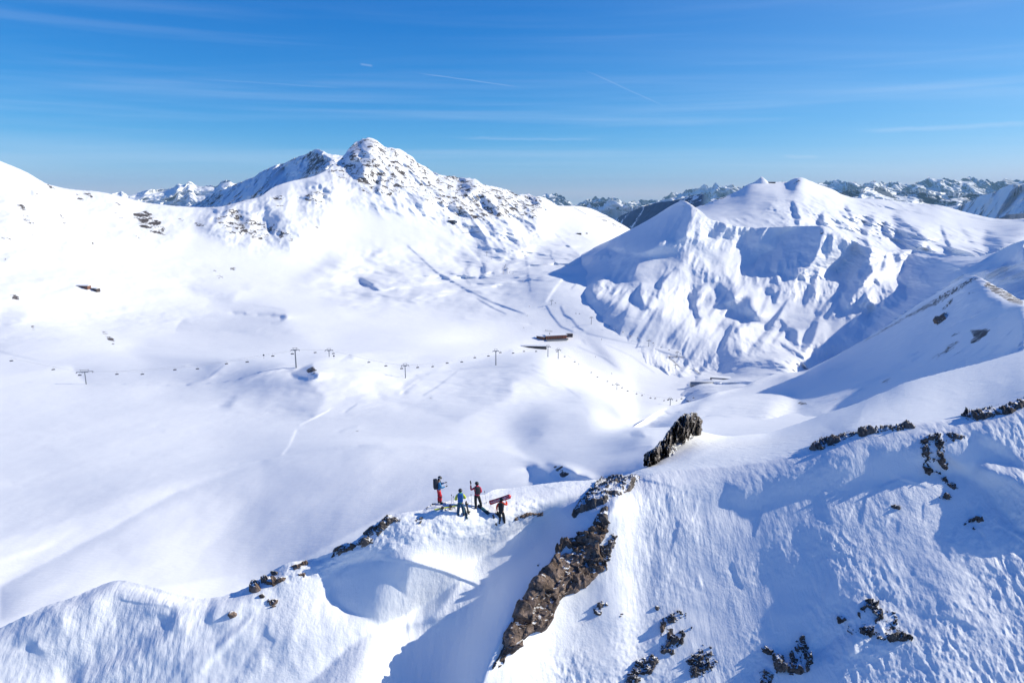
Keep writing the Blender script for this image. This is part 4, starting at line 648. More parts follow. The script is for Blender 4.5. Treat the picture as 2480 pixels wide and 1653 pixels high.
# ------------------------------------------------------------------ rock outcrops and boulders
def voronoi3(p, seed=0):
    i0 = np.floor(p).astype(np.int64); best = np.full(p.shape[:-1], 1e9); sec = best.copy(); val = np.zeros(p.shape[:-1])
    for dx in (-1, 0, 1):
        for dy in (-1, 0, 1):
            for dz in (-1, 0, 1):
                c = i0 + np.array([dx, dy, dz]); h = _perm[_perm[_perm[(c[..., 0]+seed) & 255] + (c[..., 1] & 255)] + (c[..., 2] & 255)]
                o = c + .5 + .45*_g[h]; d = ((p - o)**2).sum(-1)
                up = d < best; sec = np.where(up, best, np.minimum(sec, d)); val = np.where(up, h/255.0, val); best = np.where(up, d, best)
    return np.sqrt(best), np.sqrt(sec), val
def facets(p, seed=0):
    i0 = np.floor(p).astype(np.int64); best = np.full(p.shape[:-1], 1e9); out_ = np.zeros(p.shape[:-1])
    for dx in (-1, 0, 1):
        for dy in (-1, 0, 1):
            for dz in (-1, 0, 1):
                c = i0 + np.array([dx, dy, dz]); h = _perm[_perm[_perm[(c[..., 0]+seed) & 255] + (c[..., 1] & 255)] + (c[..., 2] & 255)]
                o = c + .5 + .45*_g[h]; q = p - o; d = (q**2).sum(-1); pl = (h/255.0 - .5)*.9 + (q*_g[(h+97) & 255]).sum(-1)*1.1
                up = d < best; out_ = np.where(up, pl, out_); best = np.where(up, d, best)
    return out_
def rock_material(name, c0, c1, snow_lo, snow_hi, sc=1.0):
    m, t, b = new_mat(name)
    g = t.nodes.new('ShaderNodeNewGeometry'); pos = g.outputs['Position']
    n1 = noise(t, pos, 1.1*sc, 8, .7, .5); n2 = noise(t, pos, 7*sc, 6, .7); v = t.nodes.new('ShaderNodeTexVoronoi'); v.feature = 'DISTANCE_TO_EDGE'; v.inputs['Scale'].default_value = 2.2*sc; t.links.new(pos, v.inputs[0])
    rc = nn(t, 'ShaderNodeMix', data_type='RGBA'); rc.inputs[6].default_value = c0+(1,); rc.inputs[7].default_value = c1+(1,)
    t.links.new(ramp(t, M('ADD', M('MULTIPLY', n1, .6, tree=t), M('MULTIPLY', n2, .4, tree=t), tree=t), .38, .64), rc.inputs[0])
    crack = nn(t, 'ShaderNodeMix', data_type='RGBA', blend_type='MULTIPLY'); t.links.new(ramp(t, v.outputs[0], .0, .05, .55, 0.0), crack.inputs[0]); t.links.new(rc.outputs[2], crack.inputs[6]); crack.inputs[7].default_value = (.25, .25, .27, 1)
    at = t.nodes.new('ShaderNodeAttribute'); at.attribute_name = 'snow'
    sx = t.nodes.new('ShaderNodeSeparateXYZ'); t.links.new(g.outputs['Normal'], sx.inputs[0])
    s = M('ADD', M('ADD', sx.outputs[2], M('MULTIPLY', M('SUBTRACT', noise(t, pos, 2.6*sc, 6, .65), .5, tree=t), 1.6, tree=t), tree=t), at.outputs['Fac'], tree=t)
    mk = ramp(t, s, snow_lo, snow_hi)
    mx = nn(t, 'ShaderNodeMix', data_type='RGBA'); t.links.new(mk, mx.inputs[0]); t.links.new(crack.outputs[2], mx.inputs[6]); mx.inputs[7].default_value = SNOW+(1,)
    t.links.new(mx.outputs[2], b.inputs['Base Color']); b.inputs['Roughness'].default_value = .9; b.inputs['Specular IOR Level'].default_value = .15
    bp = t.nodes.new('ShaderNodeBump'); bp.inputs['Strength'].default_value = .7; bp.inputs['Distance'].default_value = .12/sc
    t.links.new(M('ADD', n1, M('MULTIPLY', n2, .5, tree=t), tree=t), bp.inputs['Height']); t.links.new(bp.outputs[0], b.inputs['Normal'])
    return m
m_brown = rock_material('brown_rock', (.06, .045, .038), (.26, .20, .17), .86, 1.0)
m_grey = rock_material('grey_rock', (.04, .038, .04), (.20, .18, .17), .86, 1.02)
m_grey_fine = rock_material('dark_rock_fine', (.03, .029, .032), (.16, .145, .14), .80, .98, 1.6)
def depth_grid(name, X, Yp):
    out_ = np.zeros_like(X); xs, py, lY = LAYERS[name][:3]
    for c in range(X.shape[1]):
        i = (X[0, c] - xs[0])/(xs[1]-xs[0]); i0 = int(np.clip(math.floor(i), 0, len(xs)-2)); f = i - i0
        out_[:, c] = (1-f)*np.interp(Yp[:, c], py[:, i0], lY[:, i0]) + f*np.interp(Yp[:, c], py[:, i0+1], lY[:, i0+1])
    return np.exp(out_)
def mesh_from(name, V, keep, mat, attrs, extra=None):
    R_, C_ = V.shape[:2]; idx = np.arange(R_*C_).reshape(R_, C_)
    kf = keep[:-1, :-1] & keep[:-1, 1:] & keep[1:, 1:] & keep[1:, :-1]
    f = np.stack([idx[:-1, :-1], idx[1:, :-1], idx[1:, 1:], idx[:-1, 1:]], -1)[kf]
    co = V.reshape(-1, 3)
    if extra is not None:      # closed body: a second sheet sharing the rim
        Vb, rim = extra; idb = idx + R_*C_; fb = np.stack([idb[:-1, :-1], idb[:-1, 1:], idb[1:, 1:], idb[1:, :-1]], -1)[kf]
        f = np.concatenate([f, fb]); co = np.concatenate([co, Vb.reshape(-1, 3)]); attrs = {k: np.concatenate([a.reshape(-1), a.reshape(-1)]) for k, a in attrs.items()}
    used = np.unique(f); rm = np.full(len(co), -1); rm[used] = np.arange(len(used)); f = rm[f]; co = co[used]
    me = bpy.data.meshes.new(name); me.vertices.add(len(co)); me.vertices.foreach_set('co', co.reshape(-1).astype(np.float32))
    me.loops.add(f.size); me.loops.foreach_set('vertex_index', f.reshape(-1).astype(np.int32)); me.polygons.add(len(f))
    me.polygons.foreach_set('loop_start', (np.arange(len(f))*4).astype(np.int32)); me.polygons.foreach_set('loop_total', np.full(len(f), 4, np.int32))
    me.update(calc_edges=True); me.validate()
    for k, a in attrs.items():
        at = me.attributes.new(k, 'FLOAT', 'POINT'); at.data.foreach_set('value', a.reshape(-1)[used].astype(np.float32))
    me.materials.append(mat); o = bpy.data.objects.new(name, me); COL.objects.link(o); return o
def outcrop(label, crop, pts, H, cell, layer_name='foreground_ridge', mat=None, name='rock_outcrop', cat='rock', edge=5.0, step=1.25, frag=.5, group=None, seed=0, snow=0.14, strike=(1, 1, 1)):
    q = np.array(topx(crop, pts)); m = edge*2.5; x = np.arange(q[:, 0].min()-m, q[:, 0].max()+m, step); y = np.arange(q[:, 1].min()-m, q[:, 1].max()+m, step)
    X, Yp = np.meshgrid(x, y); E = sample(raster([('PX', 1.0, edge, [tuple(a) for a in q])]), X, Yp)
    D = depth_grid(layer_name, X, Yp); V = P(X, Yp, D); G = P(X, Yp, gblur(D, 5, 5))
    N = np.cross(np.gradient(G, axis=1), np.gradient(G, axis=0)); N /= np.linalg.norm(N, axis=-1, keepdims=True); N = np.where((N*V).sum(-1, keepdims=True) > 0, -N, N)
    st_ = np.array(strike, float); p = V/cell/st_ + seed*3.1
    f1, f2, val = voronoi3(p + .35*np.stack([perlin(p*1.7), perlin(p*1.7+9), perlin(p*1.7+4)], -1), seed); g1, g2, v2 = voronoi3(p*2.6 + 7.7, seed+3)
    fa = facets(p*.9 + .2*np.stack([perlin(p*1.7), perlin(p*1.7+9), perlin(p*1.7+4)], -1), seed); fb_ = facets(p*2.3 + 3.3, seed+5); fc_ = facets(p*5.5 + 1.3, seed+9)
    rough = .62*fa + .30*fb_ + .13*fc_ + .12*fbm(p*.5, 3)
    prof = np.clip((E - .42)/.5, -1, 1)
    H = H*(.8 if frag > .8 else 1.0)
    h = H*(prof*(.38 - .08*frag) - .02 - .16*frag + (.45 + .55*frag)*rough*.8)
    lowm = gblur(h, 4.0, 4.0); crev = np.clip((lowm - h)/(.12*H), -1, 1)*.22
    h = np.where(E > .10, h, -H)
    V = V + N*h[..., None]; V[..., 2] += np.maximum(h, 0)*.25
    o = mesh_from(name, V, (h > -.35*H) & (E > .06), mat or m_grey, {'snow': np.full(h.shape, snow) + (.10 if mat is m_grey_fine else .03) + crev + .25*np.clip(.25 - h/H, 0, 1)})
    return tag(o, label, cat, group)
def standing_rock(label, crop, pts, Y0, Y1, thick, cell, mat, seed=0, lean=0.0, step=1.0, name='rock_outcrop'):
    q = np.array(topx(crop, pts)); x = np.arange(q[:, 0].min()-8, q[:, 0].max()+8, step); y = np.arange(q[:, 1].min()-8, q[:, 1].max()+8, step)
    X, Yp = np.meshgrid(x, y); rs = raster([('PX', 1.0, 2.5, [tuple(a) for a in q])]); rb = raster([('PX', 1.0, 12, [tuple(a) for a in q])])
    jx = 3.0*perlin(np.stack([X/9, Yp/9, X*0+seed], -1)) + 1.6*perlin(np.stack([X/3.5, Yp/3.5, X*0+seed+5], -1)); jy = 3.0*perlin(np.stack([X/8, Yp/8, X*0+seed+8], -1)) + 1.4*perlin(np.stack([X/3, Yp/3, X*0+seed+15], -1))
    E = sample(rs, X+jx, Yp+jy); Eb = sample(rb, X, Yp)
    t = (Yp - Yp.min())/(Yp.max()-Yp.min()); mid = Y0 + (Y1 - Y0)*np.clip((X - q[:, 0].min())/(q[:, 0].max() - q[:, 0].min()), 0, 1); r_ = np.clip((E-.45)/.5, 0, 1)**.5*(.35 + .65*np.clip((Eb-.3)/.6, 0, 1)**.6)
    V0 = P(X, Yp, mid); p = V0/cell + seed; f1, f2, val = voronoi3(p + .3*perlin(p*1.5)[..., None], seed); g1, g2, v2 = voronoi3(p*2.4, seed+1)
    rough = .9*facets(p, seed) + .5*facets(p*2.4, seed+2) + .25*facets(p*5, seed+4) + .2*fbm(p*.6, 3)
    Vf = P(X, Yp, mid - thick*r_*(1 + 1.0*rough)); Vb = P(X, Yp, mid + 1.4*thick*r_*(1 + .6*rough))
    o = mesh_from(name, Vf, E > .43, mat, {'snow': np.zeros(E.shape)}, extra=(Vb, None)); return tag(o, label, 'rock')
F = 'foreground_ridge'
outcrop('long craggy brown rock rib running diagonally down the near slope, the largest bare rock', 'F7', [(830,640),(900,655),(908,700),(850,760),(850,830),(885,900),(810,970),(700,1050),(640,1060),(590,1110),(560,1200),(530,1260),(430,1290),(372,1320),(368,1380),(312,1420),(295,1480),(232,1508),(222,1480),(265,1400),(285,1290),(335,1200),(365,1140),(435,1040),(495,960),(555,880),(595,795),(690,715),(760,690)], 1.25, 1.5, mat=m_brown, edge=5, step=1.1, seed=1, strike=(1.3, 1.3, .9), snow=-.08, frag=.42)
outcrop('dark snow-dusted crag on the crest between the four people and the tall outcrop', 'F7', [(680,600),(700,540),(760,470),(850,392),(950,372),(1080,372),(1088,386),(1045,410),(1035,460),(985,475),(890,492),(900,510),(820,545),(740,570),(700,612)], .6, 1.2, mat=m_grey, edge=4, frag=.35, seed=2, snow=.1)
outcrop('small broken rock step just above the brown rib', 'F7', [(800,640),(850,560),(895,545),(880,600),(905,650),(860,690),(820,700)], .6, .7, edge=3.5, seed=3, snow=.12)
outcrop('narrow broken rock edge along the right side of the brown rib', 'F7', [(840,780),(880,745),(940,690),(945,720),(915,790),(915,860),(870,880)], .5, .6, edge=3.5, seed=4, snow=.12)
standing_rock('tall dark rock outcrop dusted with snow standing on the crest above the valley', 'W', [(1205,603),(1200,550),(1215,500),(1240,475),(1290,460),(1310,425),(1370,380),(1385,340),(1430,280),(1470,230),(1500,195),(1540,168),(1590,165),(1610,155),(1640,165),(1655,195),(1690,225),(1680,265),(1685,300),(1680,345),(1610,370),(1540,420),(1490,470),(1440,510),(1400,560),(1340,600),(1290,615)], 52.0, 68.5, 2.6, 1.9, m_grey, seed=5)
outcrop('low dark rock ledge at the right foot of the tall outcrop', 'W', [(1400,530),(1405,470),(1450,410),(1500,350),(1600,335),(1660,330),(1560,380),(1500,440),(1450,500)], .8, 1.0, edge=4, seed=6, snow=.15)
outcrop('dark jagged rock band on the crest left of the people', 'F6', [(1650,232),(1640,205),(1700,150),(1780,97),(1842,94),(1825,115),(1765,150),(1745,190),(1690,225)], .55, .7, edge=3.5, seed=7, mat=m_grey, step=1.0)
outcrop('smaller dark rock band on the crest below the jagged band', 'F6', [(1510,288),(1545,240),(1590,225),(1650,215),(1640,240),(1580,262),(1530,288)], .45, .6, edge=3.0, seed=8, step=1.0)
outcrop('broad flat brown rock lying on the lower crest', 'F6', [(1200,388),(1235,368),(1320,374),(1300,395),(1250,412),(1205,405)], .55, .7, mat=m_brown, edge=3, seed=9, step=.9, frag=.3)
outcrop('round boulder at the lower left end of the crest rocks', 'F6', [(1143,424),(1165,413),(1196,416),(1194,438),(1165,446),(1146,440)], .6, 1.2, mat=m_brown, name='boulder', edge=3, seed=10, step=.8, frag=.15)
outcrop('angular boulder half buried just above the round boulder', 'F6', [(1148,402),(1170,390),(1190,390),(1192,408),(1160,412)], .45, .9, name='boulder', edge=2.5, seed=11, step=.8, frag=.2)
outcrop('brown boulder alone on the slope below the crest rocks', 'F6', [(1233,480),(1255,470),(1282,474),(1276,498),(1248,510),(1234,500)], .6, .9, mat=m_brown, name='boulder', edge=3, seed=12, step=.8, frag=.25)
outcrop('small boulder between the round boulder and the lone brown one', 'F6', [(1190,457),(1205,450),(1220,458),(1216,472),(1195,472)], .35, .7, name='boulder', edge=2.2, seed=13, step=.8, frag=.2)
outcrop('dark rock poking out of the snow lowest on the left slope', 'F6', [(1045,545),(1065,530),(1088,535),(1088,555),(1055,562)], .4, .6, mat=m_brown, name='boulder', edge=2.5, seed=14, step=.8, frag=.25)
outcrop('small brown rock on the crest between flat rock and jagged band', 'F6', [(1338,322),(1370,312),(1412,300),(1412,318),(1375,330),(1350,342)], .35, .5, mat=m_brown, name='boulder', edge=2.2, seed=15, step=.8)
outcrop('small squarish rock just under the crest rocks', 'F6', [(1366,358),(1390,350),(1408,352),(1402,370),(1376,373)], .32, .6, mat=m_brown, name='boulder', edge=2.2, seed=16, step=.8, frag=.2)
outcrop('small dark rock at the upper end of the crest rocks', 'F6', [(1240,352),(1260,345),(1278,350),(1270,364),(1246,364)], .3, .6, name='boulder', edge=2.0, seed=17, step=.8, frag=.2)
outcrop('flat dark rock under the feet of the tall person in red trousers', 'Z', [(395,790),(520,705),(640,690),(700,675),(740,685),(700,715),(600,705),(520,745),(450,785)], .16, .45, edge=2.0, seed=18, step=.6, mat=m_grey_fine)
outcrop('thin dark rock ledge behind the person with the blue backpack', 'Z', [(610,800),(700,765),(830,745),(850,755),(780,780),(700,795),(625,820)], .16, .4, edge=1.8, seed=19, step=.6, mat=m_grey_fine)
outcrop('small dark rock in the long shadow left of the person with the blue backpack', 'Z', [(225,960),(290,910),(360,875),(375,895),(345,930),(355,975),(300,985),(260,960)], .2, .4, edge=2.0, seed=20, step=.6, mat=m_grey_fine)
outcrop('dark rock patch on the crest left of the tall person', 'Z', [(-10,895),(50,885),(75,915),(55,950),(0,965)], .2, .4, edge=2.0, seed=21, step=.6, mat=m_grey_fine)
outcrop('brown rocky mound just right of the person carrying the snowboard', 'Z', [(1640,925),(1720,890),(1770,850),(1880,815),(2050,825),(2115,850),(2080,880),(1980,875),(1860,880),(1760,915),(1680,945)], .35, .5, mat=m_brown, edge=2.5, seed=22, step=.8, snow=.1)
outcrop('long dark rock band along the crest of the near right slope, left part', 'F8', [(600,205),(650,175),(760,145),(860,112),(920,100),(900,130),(860,165),(780,175),(740,188),(660,225),(620,215)], .8, .8, mat=m_grey, edge=3.5, seed=23, snow=.05)
outcrop('thin rock band continuing the crest band to the right', 'F8', [(900,118),(960,98),(1060,85),(1150,70),(1210,60),(1242,85),(1180,88),(1080,108),(960,128),(905,140)], .6, .7, edge=3, seed=24, snow=.15)
outcrop('dark rock band on the upper right edge of the near slope', 'F8', [(1490,22),(1560,-5),(1620,-15),(1760,-45),(1880,-100),(1890,-50),(1790,10),(1700,20),(1640,40),(1560,40)], .7, .8, edge=4, seed=25, snow=.12)
outcrop('ragged dark rocks spilling down below the crest on the near right slope', 'F8', [(1270,170),(1330,132),(1405,145),(1425,200),(1400,240),(1425,300),(1400,350),(1330,365),(1290,345),(1300,280),(1285,220)], .8, .65, edge=4.5, seed=26, mat=m_grey_fine, frag=1.0, snow=.1)
outcrop('thin scatter of rock trailing below the ragged dark rocks', 'F8', [(1395,355),(1430,375),(1485,425),(1475,460),(1440,430),(1400,390)], .5, .5, edge=3.5, seed=27, mat=m_grey_fine, frag=1.1, snow=.15)
outcrop('flat dark rock patch right of the ragged rocks', 'F8', [(1425,112),(1480,108),(1545,120),(1530,152),(1470,160),(1435,145)], .5, .55, edge=3.5, seed=28, mat=m_grey_fine, frag=.9, snow=.12)
outcrop('small broken rock patch on the far right slope', 'F8', [(1510,650),(1560,612),(1640,598),(1645,615),(1590,655),(1575,685),(1530,672)], .5, .5, edge=3.5, seed=29, mat=m_grey_fine, frag=1.1, snow=.1)
outcrop('small rock patch above the broken one on the far right slope', 'F8', [(1365,455),(1440,468),(1448,498),(1385,490)], .4, .5, edge=3, seed=30, mat=m_grey_fine, frag=1.0, snow=.15)
outcrop('pair of little dark stones alone on the smooth near right slope', 'F8', [(1088,532),(1110,528),(1152,545),(1148,560),(1105,556)], .35, .4, edge=2.2, seed=31, mat=m_grey_fine, name='boulder', frag=.7)
outcrop('upper part of the large scree patch near the bottom right', 'F8', [(900,1095),(960,1080),(1030,1110),(1050,1160),(1045,1200),(1010,1225),(960,1200),(905,1205),(915,1150)], .75, .6, edge=4.5, seed=32, mat=m_grey_fine, frag=1.1, snow=.05)
outcrop('long lower strip of the large scree patch near the bottom right', 'F8', [(840,1250),(920,1240),(1000,1255),(1100,1275),(1220,1290),(1215,1320),(1130,1335),(1030,1320),(960,1295),(870,1290)], .7, .6, edge=4.5, seed=33, mat=m_grey_fine, frag=1.1, snow=.05)
outcrop('small right part of the large scree patch', 'F8', [(1070,1150),(1120,1140),(1150,1185),(1140,1230),(1090,1225)], .6, .55, edge=4, seed=34, mat=m_grey_fine, frag=1.1, snow=.08)
outcrop('small rock cluster just left of the large scree patch', 'F8', [(788,1185),(840,1180),(845,1210),(795,1222)], .5, .5, edge=3, seed=35, mat=m_grey_fine, frag=.9)
outcrop('dark scree patch at the bottom edge right of centre, larger lobe', 'F8', [(415,1400),(480,1395),(540,1410),(540,1290),(600,1285),(615,1350),(655,1390),(640,1480),(560,1515),(440,1510)], .75, .6, edge=4.5, seed=36, mat=m_grey_fine, frag=1.1)
outcrop('narrow dark scree tongue left of the larger lobe', 'F8', [(335,1360),(370,1348),(415,1385),(400,1410),(345,1385)], .5, .5, edge=3, seed=37, mat=m_grey_fine, frag=1.0)
outcrop('little dark rocks at the very bottom below the scree tongue', 'F8', [(340,1510),(395,1485),(420,1530),(395,1600),(345,1590)], .5, .5, edge=3.5, seed=38, mat=m_grey_fine, frag=1.0)
outcrop('compact dark rock cluster on the slope right of the brown rib', 'F7', [(815,1130),(850,1085),(895,1100),(895,1135),(870,1165),(850,1190),(815,1165)], .7, .55, edge=3.5, seed=39, mat=m_grey_fine, frag=.9)
outcrop('upper ring of broken rocks right of the brown rib', 'F7', [(1200,1220),(1240,1175),(1345,1150),(1355,1190),(1290,1215),(1240,1240),(1215,1290)], .6, .5, edge=4, seed=40, mat=m_grey_fine, frag=1.1, snow=.05)
outcrop('lower ring of broken rocks right of the brown rib', 'F7', [(1270,1300),(1345,1240),(1385,1250),(1330,1330),(1270,1400),(1180,1390),(1190,1350)], .6, .5, edge=4, seed=41, mat=m_grey_fine, frag=1.1, snow=.05)
outcrop('dark broken rocks at the bottom edge right of the brown rib', 'F7', [(1005,1510),(1060,1450),(1170,1385),(1195,1430),(1170,1480),(1110,1530),(1040,1600),(1000,1590)], .65, .55, edge=4.5, seed=42, mat=m_grey_fine, frag=1.0)
outcrop('upright brown block among the broken rocks', 'F7', [(1196,1240),(1215,1215),(1222,1270),(1205,1285)], .55, .8, mat=m_brown, name='boulder', edge=2.5, seed=43, step=.9, frag=.3)
outcrop('small brown block below the upright one', 'F7', [(1238,1275),(1256,1268),(1258,1320),(1240,1325)], .45, .8, mat=m_brown, name='boulder', edge=2.3, seed=44, step=.9, frag=.3)
outcrop('small dark boulder above the ring of broken rocks', 'F7', [(1168,1120),(1188,1115),(1195,1145),(1172,1150)], .45, .7, name='boulder', edge=2.3, seed=45, step=.9, frag=.3)
outcrop('tiny brown boulder right of the compact rock cluster', 'F7', [(960,1162),(985,1155),(990,1172),(968,1180)], .35, .7, mat=m_brown, name='boulder', edge=2.0, seed=46, step=.9, frag=.3)
outcrop('sparse dark rocks near the bottom edge between the two scree groups', 'F7', [(1360,1420),(1440,1360),(1530,1400),(1530,1450),(1440,1540),(1360,1530)], .45, .4, edge=7, seed=47, mat=m_grey_fine, frag=1.5, snow=.1)
outcrop('tiny rock in the shade left of the brown rib', 'F7', [(482,885),(500,868),(503,880),(488,895)], .25, .5, name='boulder', edge=1.8, seed=48, step=.8, frag=.3)
outcrop('small dark spike of rock in the shade near the rib', 'F7', [(443,985),(455,965),(465,972),(455,990)], .25, .5, name='boulder', edge=1.8, seed=49, step=.8, frag=.3)
outcrop('pair of brown boulders on the shaded right shoulder', 'R', [(1565,480),(1590,440),(1640,430),(1650,405),(1695,402),(1700,425),(1670,460),(1620,495),(1580,495)], 5, 8, 'right_shoulder', m_brown, 'boulder', edge=3.5, seed=50, frag=.3)
# haze
# ------------------------------------------------------------------ small object tools
class MB:
    def __init__(s): s.bm = bmesh.new()
    def box(s, c, size, rot=None, bev=0.0):
        r = bmesh.ops.create_cube(s.bm, size=1.0); vs_ = r['verts']; Mx = Matrix.Translation(c) @ ((rot.to_4x4()) if rot is not None else Matrix.Identity(4)) @ Matrix.Diagonal((*size, 1))
        bmesh.ops.transform(s.bm, matrix=Mx, verts=vs_)
        if bev: bmesh.ops.bevel(s.bm, geom=list({e for v_ in vs_ for e in v_.link_edges}), offset=bev, segments=2, affect='EDGES', profile=.6)
        return s
    def tube(s, a, b, r0, r1=None, n=8, caps=True):
        a, b = Vector(a), Vector(b); d = b - a; q = d.to_track_quat('Z', 'Y')
        bmesh_r = bmesh.ops.create_cone(s.bm, cap_ends=caps, segments=n, radius1=r0, radius2=r0 if r1 is None else r1, depth=d.length)
        bmesh.ops.transform(s.bm, matrix=Matrix.Translation((a+b)/2) @ q.to_matrix().to_4x4(), verts=bmesh_r['verts']); return s
    def path(s, pts, r, n=6):
        for a, b in zip(pts[:-1], pts[1:]): s.tube(a, b, r, n=n)
        return s
    def ball(s, c, r, scale=(1, 1, 1), rot=None, seg=12):
        o = bmesh.ops.create_uvsphere(s.bm, u_segments=seg, v_segments=max(6, seg*2//3), radius=r)
        bmesh.ops.transform(s.bm, matrix=Matrix.Translation(c) @ (rot.to_4x4() if rot is not None else Matrix.Identity(4)) @ Matrix.Diagonal((*scale, 1)), verts=o['verts']); return s
    def poly(s, faces, vs_):
        v = [s.bm.verts.new(p) for p in vs_]
        for f in faces: s.bm.faces.new([v[i] for i in f])
        return s
    def build(s, name, mat, parent=None, smooth=False, loc=None):
        bmesh.ops.recalc_face_normals(s.bm, faces=s.bm.faces)
        me = bpy.data.meshes.new(name); s.bm.to_mesh(me); s.bm.free(); me.materials.append(mat)
        if smooth: me.polygons.foreach_set('use_smooth', np.ones(len(me.polygons), bool))
        o = bpy.data.objects.new(name, me); COL.objects.link(o)
        if parent is not None: o.parent = parent
        if loc is not None: o.location = loc
        return o
MT = {}
def mat(name, col, **k):
    if name not in MT: MT[name] = flat_mat(name, col, **k)
    return MT[name]
mat('steel', (.16, .18, .22), rough=.5, metal=.3); mat('dark_steel', (.05, .055, .065), rough=.5); mat('snow_cap', SNOW, rough=.6, var=.03)
mat('wood_orange', (.58, .17, .06), rough=.7, scale=2, var=.3); mat('wood_brown', (.16, .065, .04), rough=.7, scale=2, var=.3); mat('wood_dark', (.045, .03, .03), rough=.7)
mat('window_glass', (.02, .03, .04), rough=.15); mat('concrete', (.30, .30, .31), rough=.8); mat('grey_metal', (.26, .28, .31), rough=.45, metal=.2); mat('rope', (.05, .05, .05))

def copy_tree(o, parent=None):
    c = o.copy(); COL.objects.link(c); c.parent = parent
    for ch in list(o.children): copy_tree(ch, c)
    return c
VL = 'valley_and_main_peak'
# ------------------------------------------------------------------ buildings
def frame_at(layer_name, x, y, yaw=0.0, sink=0.0):
    p = on(layer_name, x, y); return (p.x, p.y, p.z - sink)
def house(name, label, cat, loc, yaw, body, roof_over=.5, mats=('wood_orange', 'snow_cap'), rows=((.35, .55, 8),), pitch=0.0, base=None):
    """body = (length, depth, height); front faces local -y"""
    e = empty(name, loc, yaw); tag(e, label, cat); L_, W_, H_ = body
    MB().box((0, 0, H_/2 - 1), (L_, W_, H_ + 2)).build('wall', MT[mats[0]], e)
    if base: MB().box((0, -W_/2 - .15, base/2 - 1), (L_ + .4, .5, base + 2)).build('base_wall', MT['concrete'], e)
    r = MB(); o_ = roof_over
    if pitch:
        hh = pitch; a, b = L_/2 + o_, W_/2 + o_
        r.poly([(0, 1, 5, 4), (3, 2, 5, 4)[::-1], (0, 4, 3), (1, 2, 5), (0, 3, 2, 1)], [(-a, -b, H_), (a, -b, H_), (a, b, H_), (-a, b, H_), (-a, 0, H_ + hh), (a, 0, H_ + hh)])
    else: r.box((0, 0, H_ + .25), (L_ + 2*o_, W_ + 2*o_, .5))
    r.build('roof', MT[mats[1]], e)
    f = MB().box((0, -W_/2 - o_, H_ - .12), (L_ + 2*o_ + .05, .18, .35)).build('roof_edge', MT['wood_dark'], e)
    for z0, hh, n in rows:
        for k in range(n):
            x_ = -L_/2 + (k + .5)*L_/n
            wn = MB().box((x_, -W_/2 - .03, z0*H_ + hh*H_/2), (L_/n*.62, .12, hh*H_)).build('window', MT['window_glass'], e)
    return e
h = house('mountain_lodge', 'large orange-brown wooden mountain lodge in the middle of the valley', 'lodge', frame_at(VL, 1345, 820, 0, .5), math.radians(14), (30, 11, 6.5), 1.0, ('wood_orange', 'snow_cap'), ((.12, .30, 12), (.56, .30, 12)), base=1.4)
MB().box((-19.5, 2.5, 2.6), (13, 8, 5.2), Matrix.Rotation(math.radians(-42), 3, 'Z')).build('side_wing', MT['wood_brown'], h)
MB().box((-19.5, 2.5, 5.4), (14.4, 9.4, .5), Matrix.Rotation(math.radians(-42), 3, 'Z')).build('side_roof', MT['snow_cap'], h)
MB().box((0, -8, .9), (32, 5, 1.6)).build('terrace', MT['concrete'], h); MB().box((0, -10.5, 2.2), (32, .15, 1.0)).build('terrace_railing', MT['wood_dark'], h)
MB().tube((-8, 2, 6.7), (-8, 2, 9), .5).build('chimney', MT['wood_dark'], h)
h2 = house('timber_annex', 'small dark timber annex with terrace at the right end of the lodge', 'annex', frame_at(VL, 1377, 814, 0, .5), math.radians(4), (11, 7, 3.4), .5, ('wood_dark', 'wood_dark'), ((.3, .45, 5),))
house('cable_shed', 'long low dark shed under a snowy roof just below the lodge', 'shed', frame_at(VL, 1294, 842, 0, .4), math.radians(-3), (33, 8, 3.6), .5, ('wood_dark', 'snow_cap'), ((.25, .4, 14),))
st = house('lift_station', 'long grey metal lift garage with rounded roof edge low in the valley', 'lift station', frame_at(VL, 1705, 940, 0, .5), math.radians(-2), (31, 8, 4.2), .25, ('grey_metal', 'grey_metal'), ((.55, .2, 20),))
MB().tube((-15.6, 0, 4.2), (15.6, 0, 4.2), 4.0, n=20).build('curved_roof', MT['grey_metal'], st, True)
th = house('lift_terminal', 'snow-roofed lift terminal at the right end of the grey garage', 'lift terminal', frame_at(VL, 1753, 938, 0, .5), math.radians(28), (13, 10, 5.0), .9, ('wood_brown', 'snow_cap'), ((.2, .4, 4),), pitch=2.2)
MB().box((-7, -7, 1.0), (13, 2.6, .5), Matrix.Rotation(math.radians(24), 3, 'Z')).build('loading_ramp', MT['grey_metal'], th)
bb = house('valley_restaurant', 'dark flat-roofed building with snow on its roofs above the grey lift garage', 'restaurant', frame_at(VL, 1744, 921, 0, .5), math.radians(-14), (23, 9, 4.6), .5, ('wood_dark', 'snow_cap'), ((.15, .3, 9), (.56, .28, 9)))
MB().box((-4, -7.5, 1.5), (12, 5.5, 3.2)).build('front_wing', MT['wood_dark'], bb); MB().box((-4, -7.5, 3.3), (12.6, 6, .4)).build('front_roof', MT['snow_cap'], bb)
house('small_hut', 'tiny snow-covered hut right of the dark flat-roofed building', 'hut', frame_at(VL, 1777, 927, 0, .3), math.radians(-10), (6, 5, 2.6), .5, ('wood_dark', 'snow_cap'), ((.3, .4, 2),), pitch=1.2)
hl = house('hillside_hut', 'long low red-brown hut alone on the left hillside', 'hut', frame_at(VL, 202, 695, 0, .5), math.radians(-8), (18, 7, 2.8), .6, ('wood_brown', 'snow_cap'), ((.3, .35, 7),), pitch=1.0)
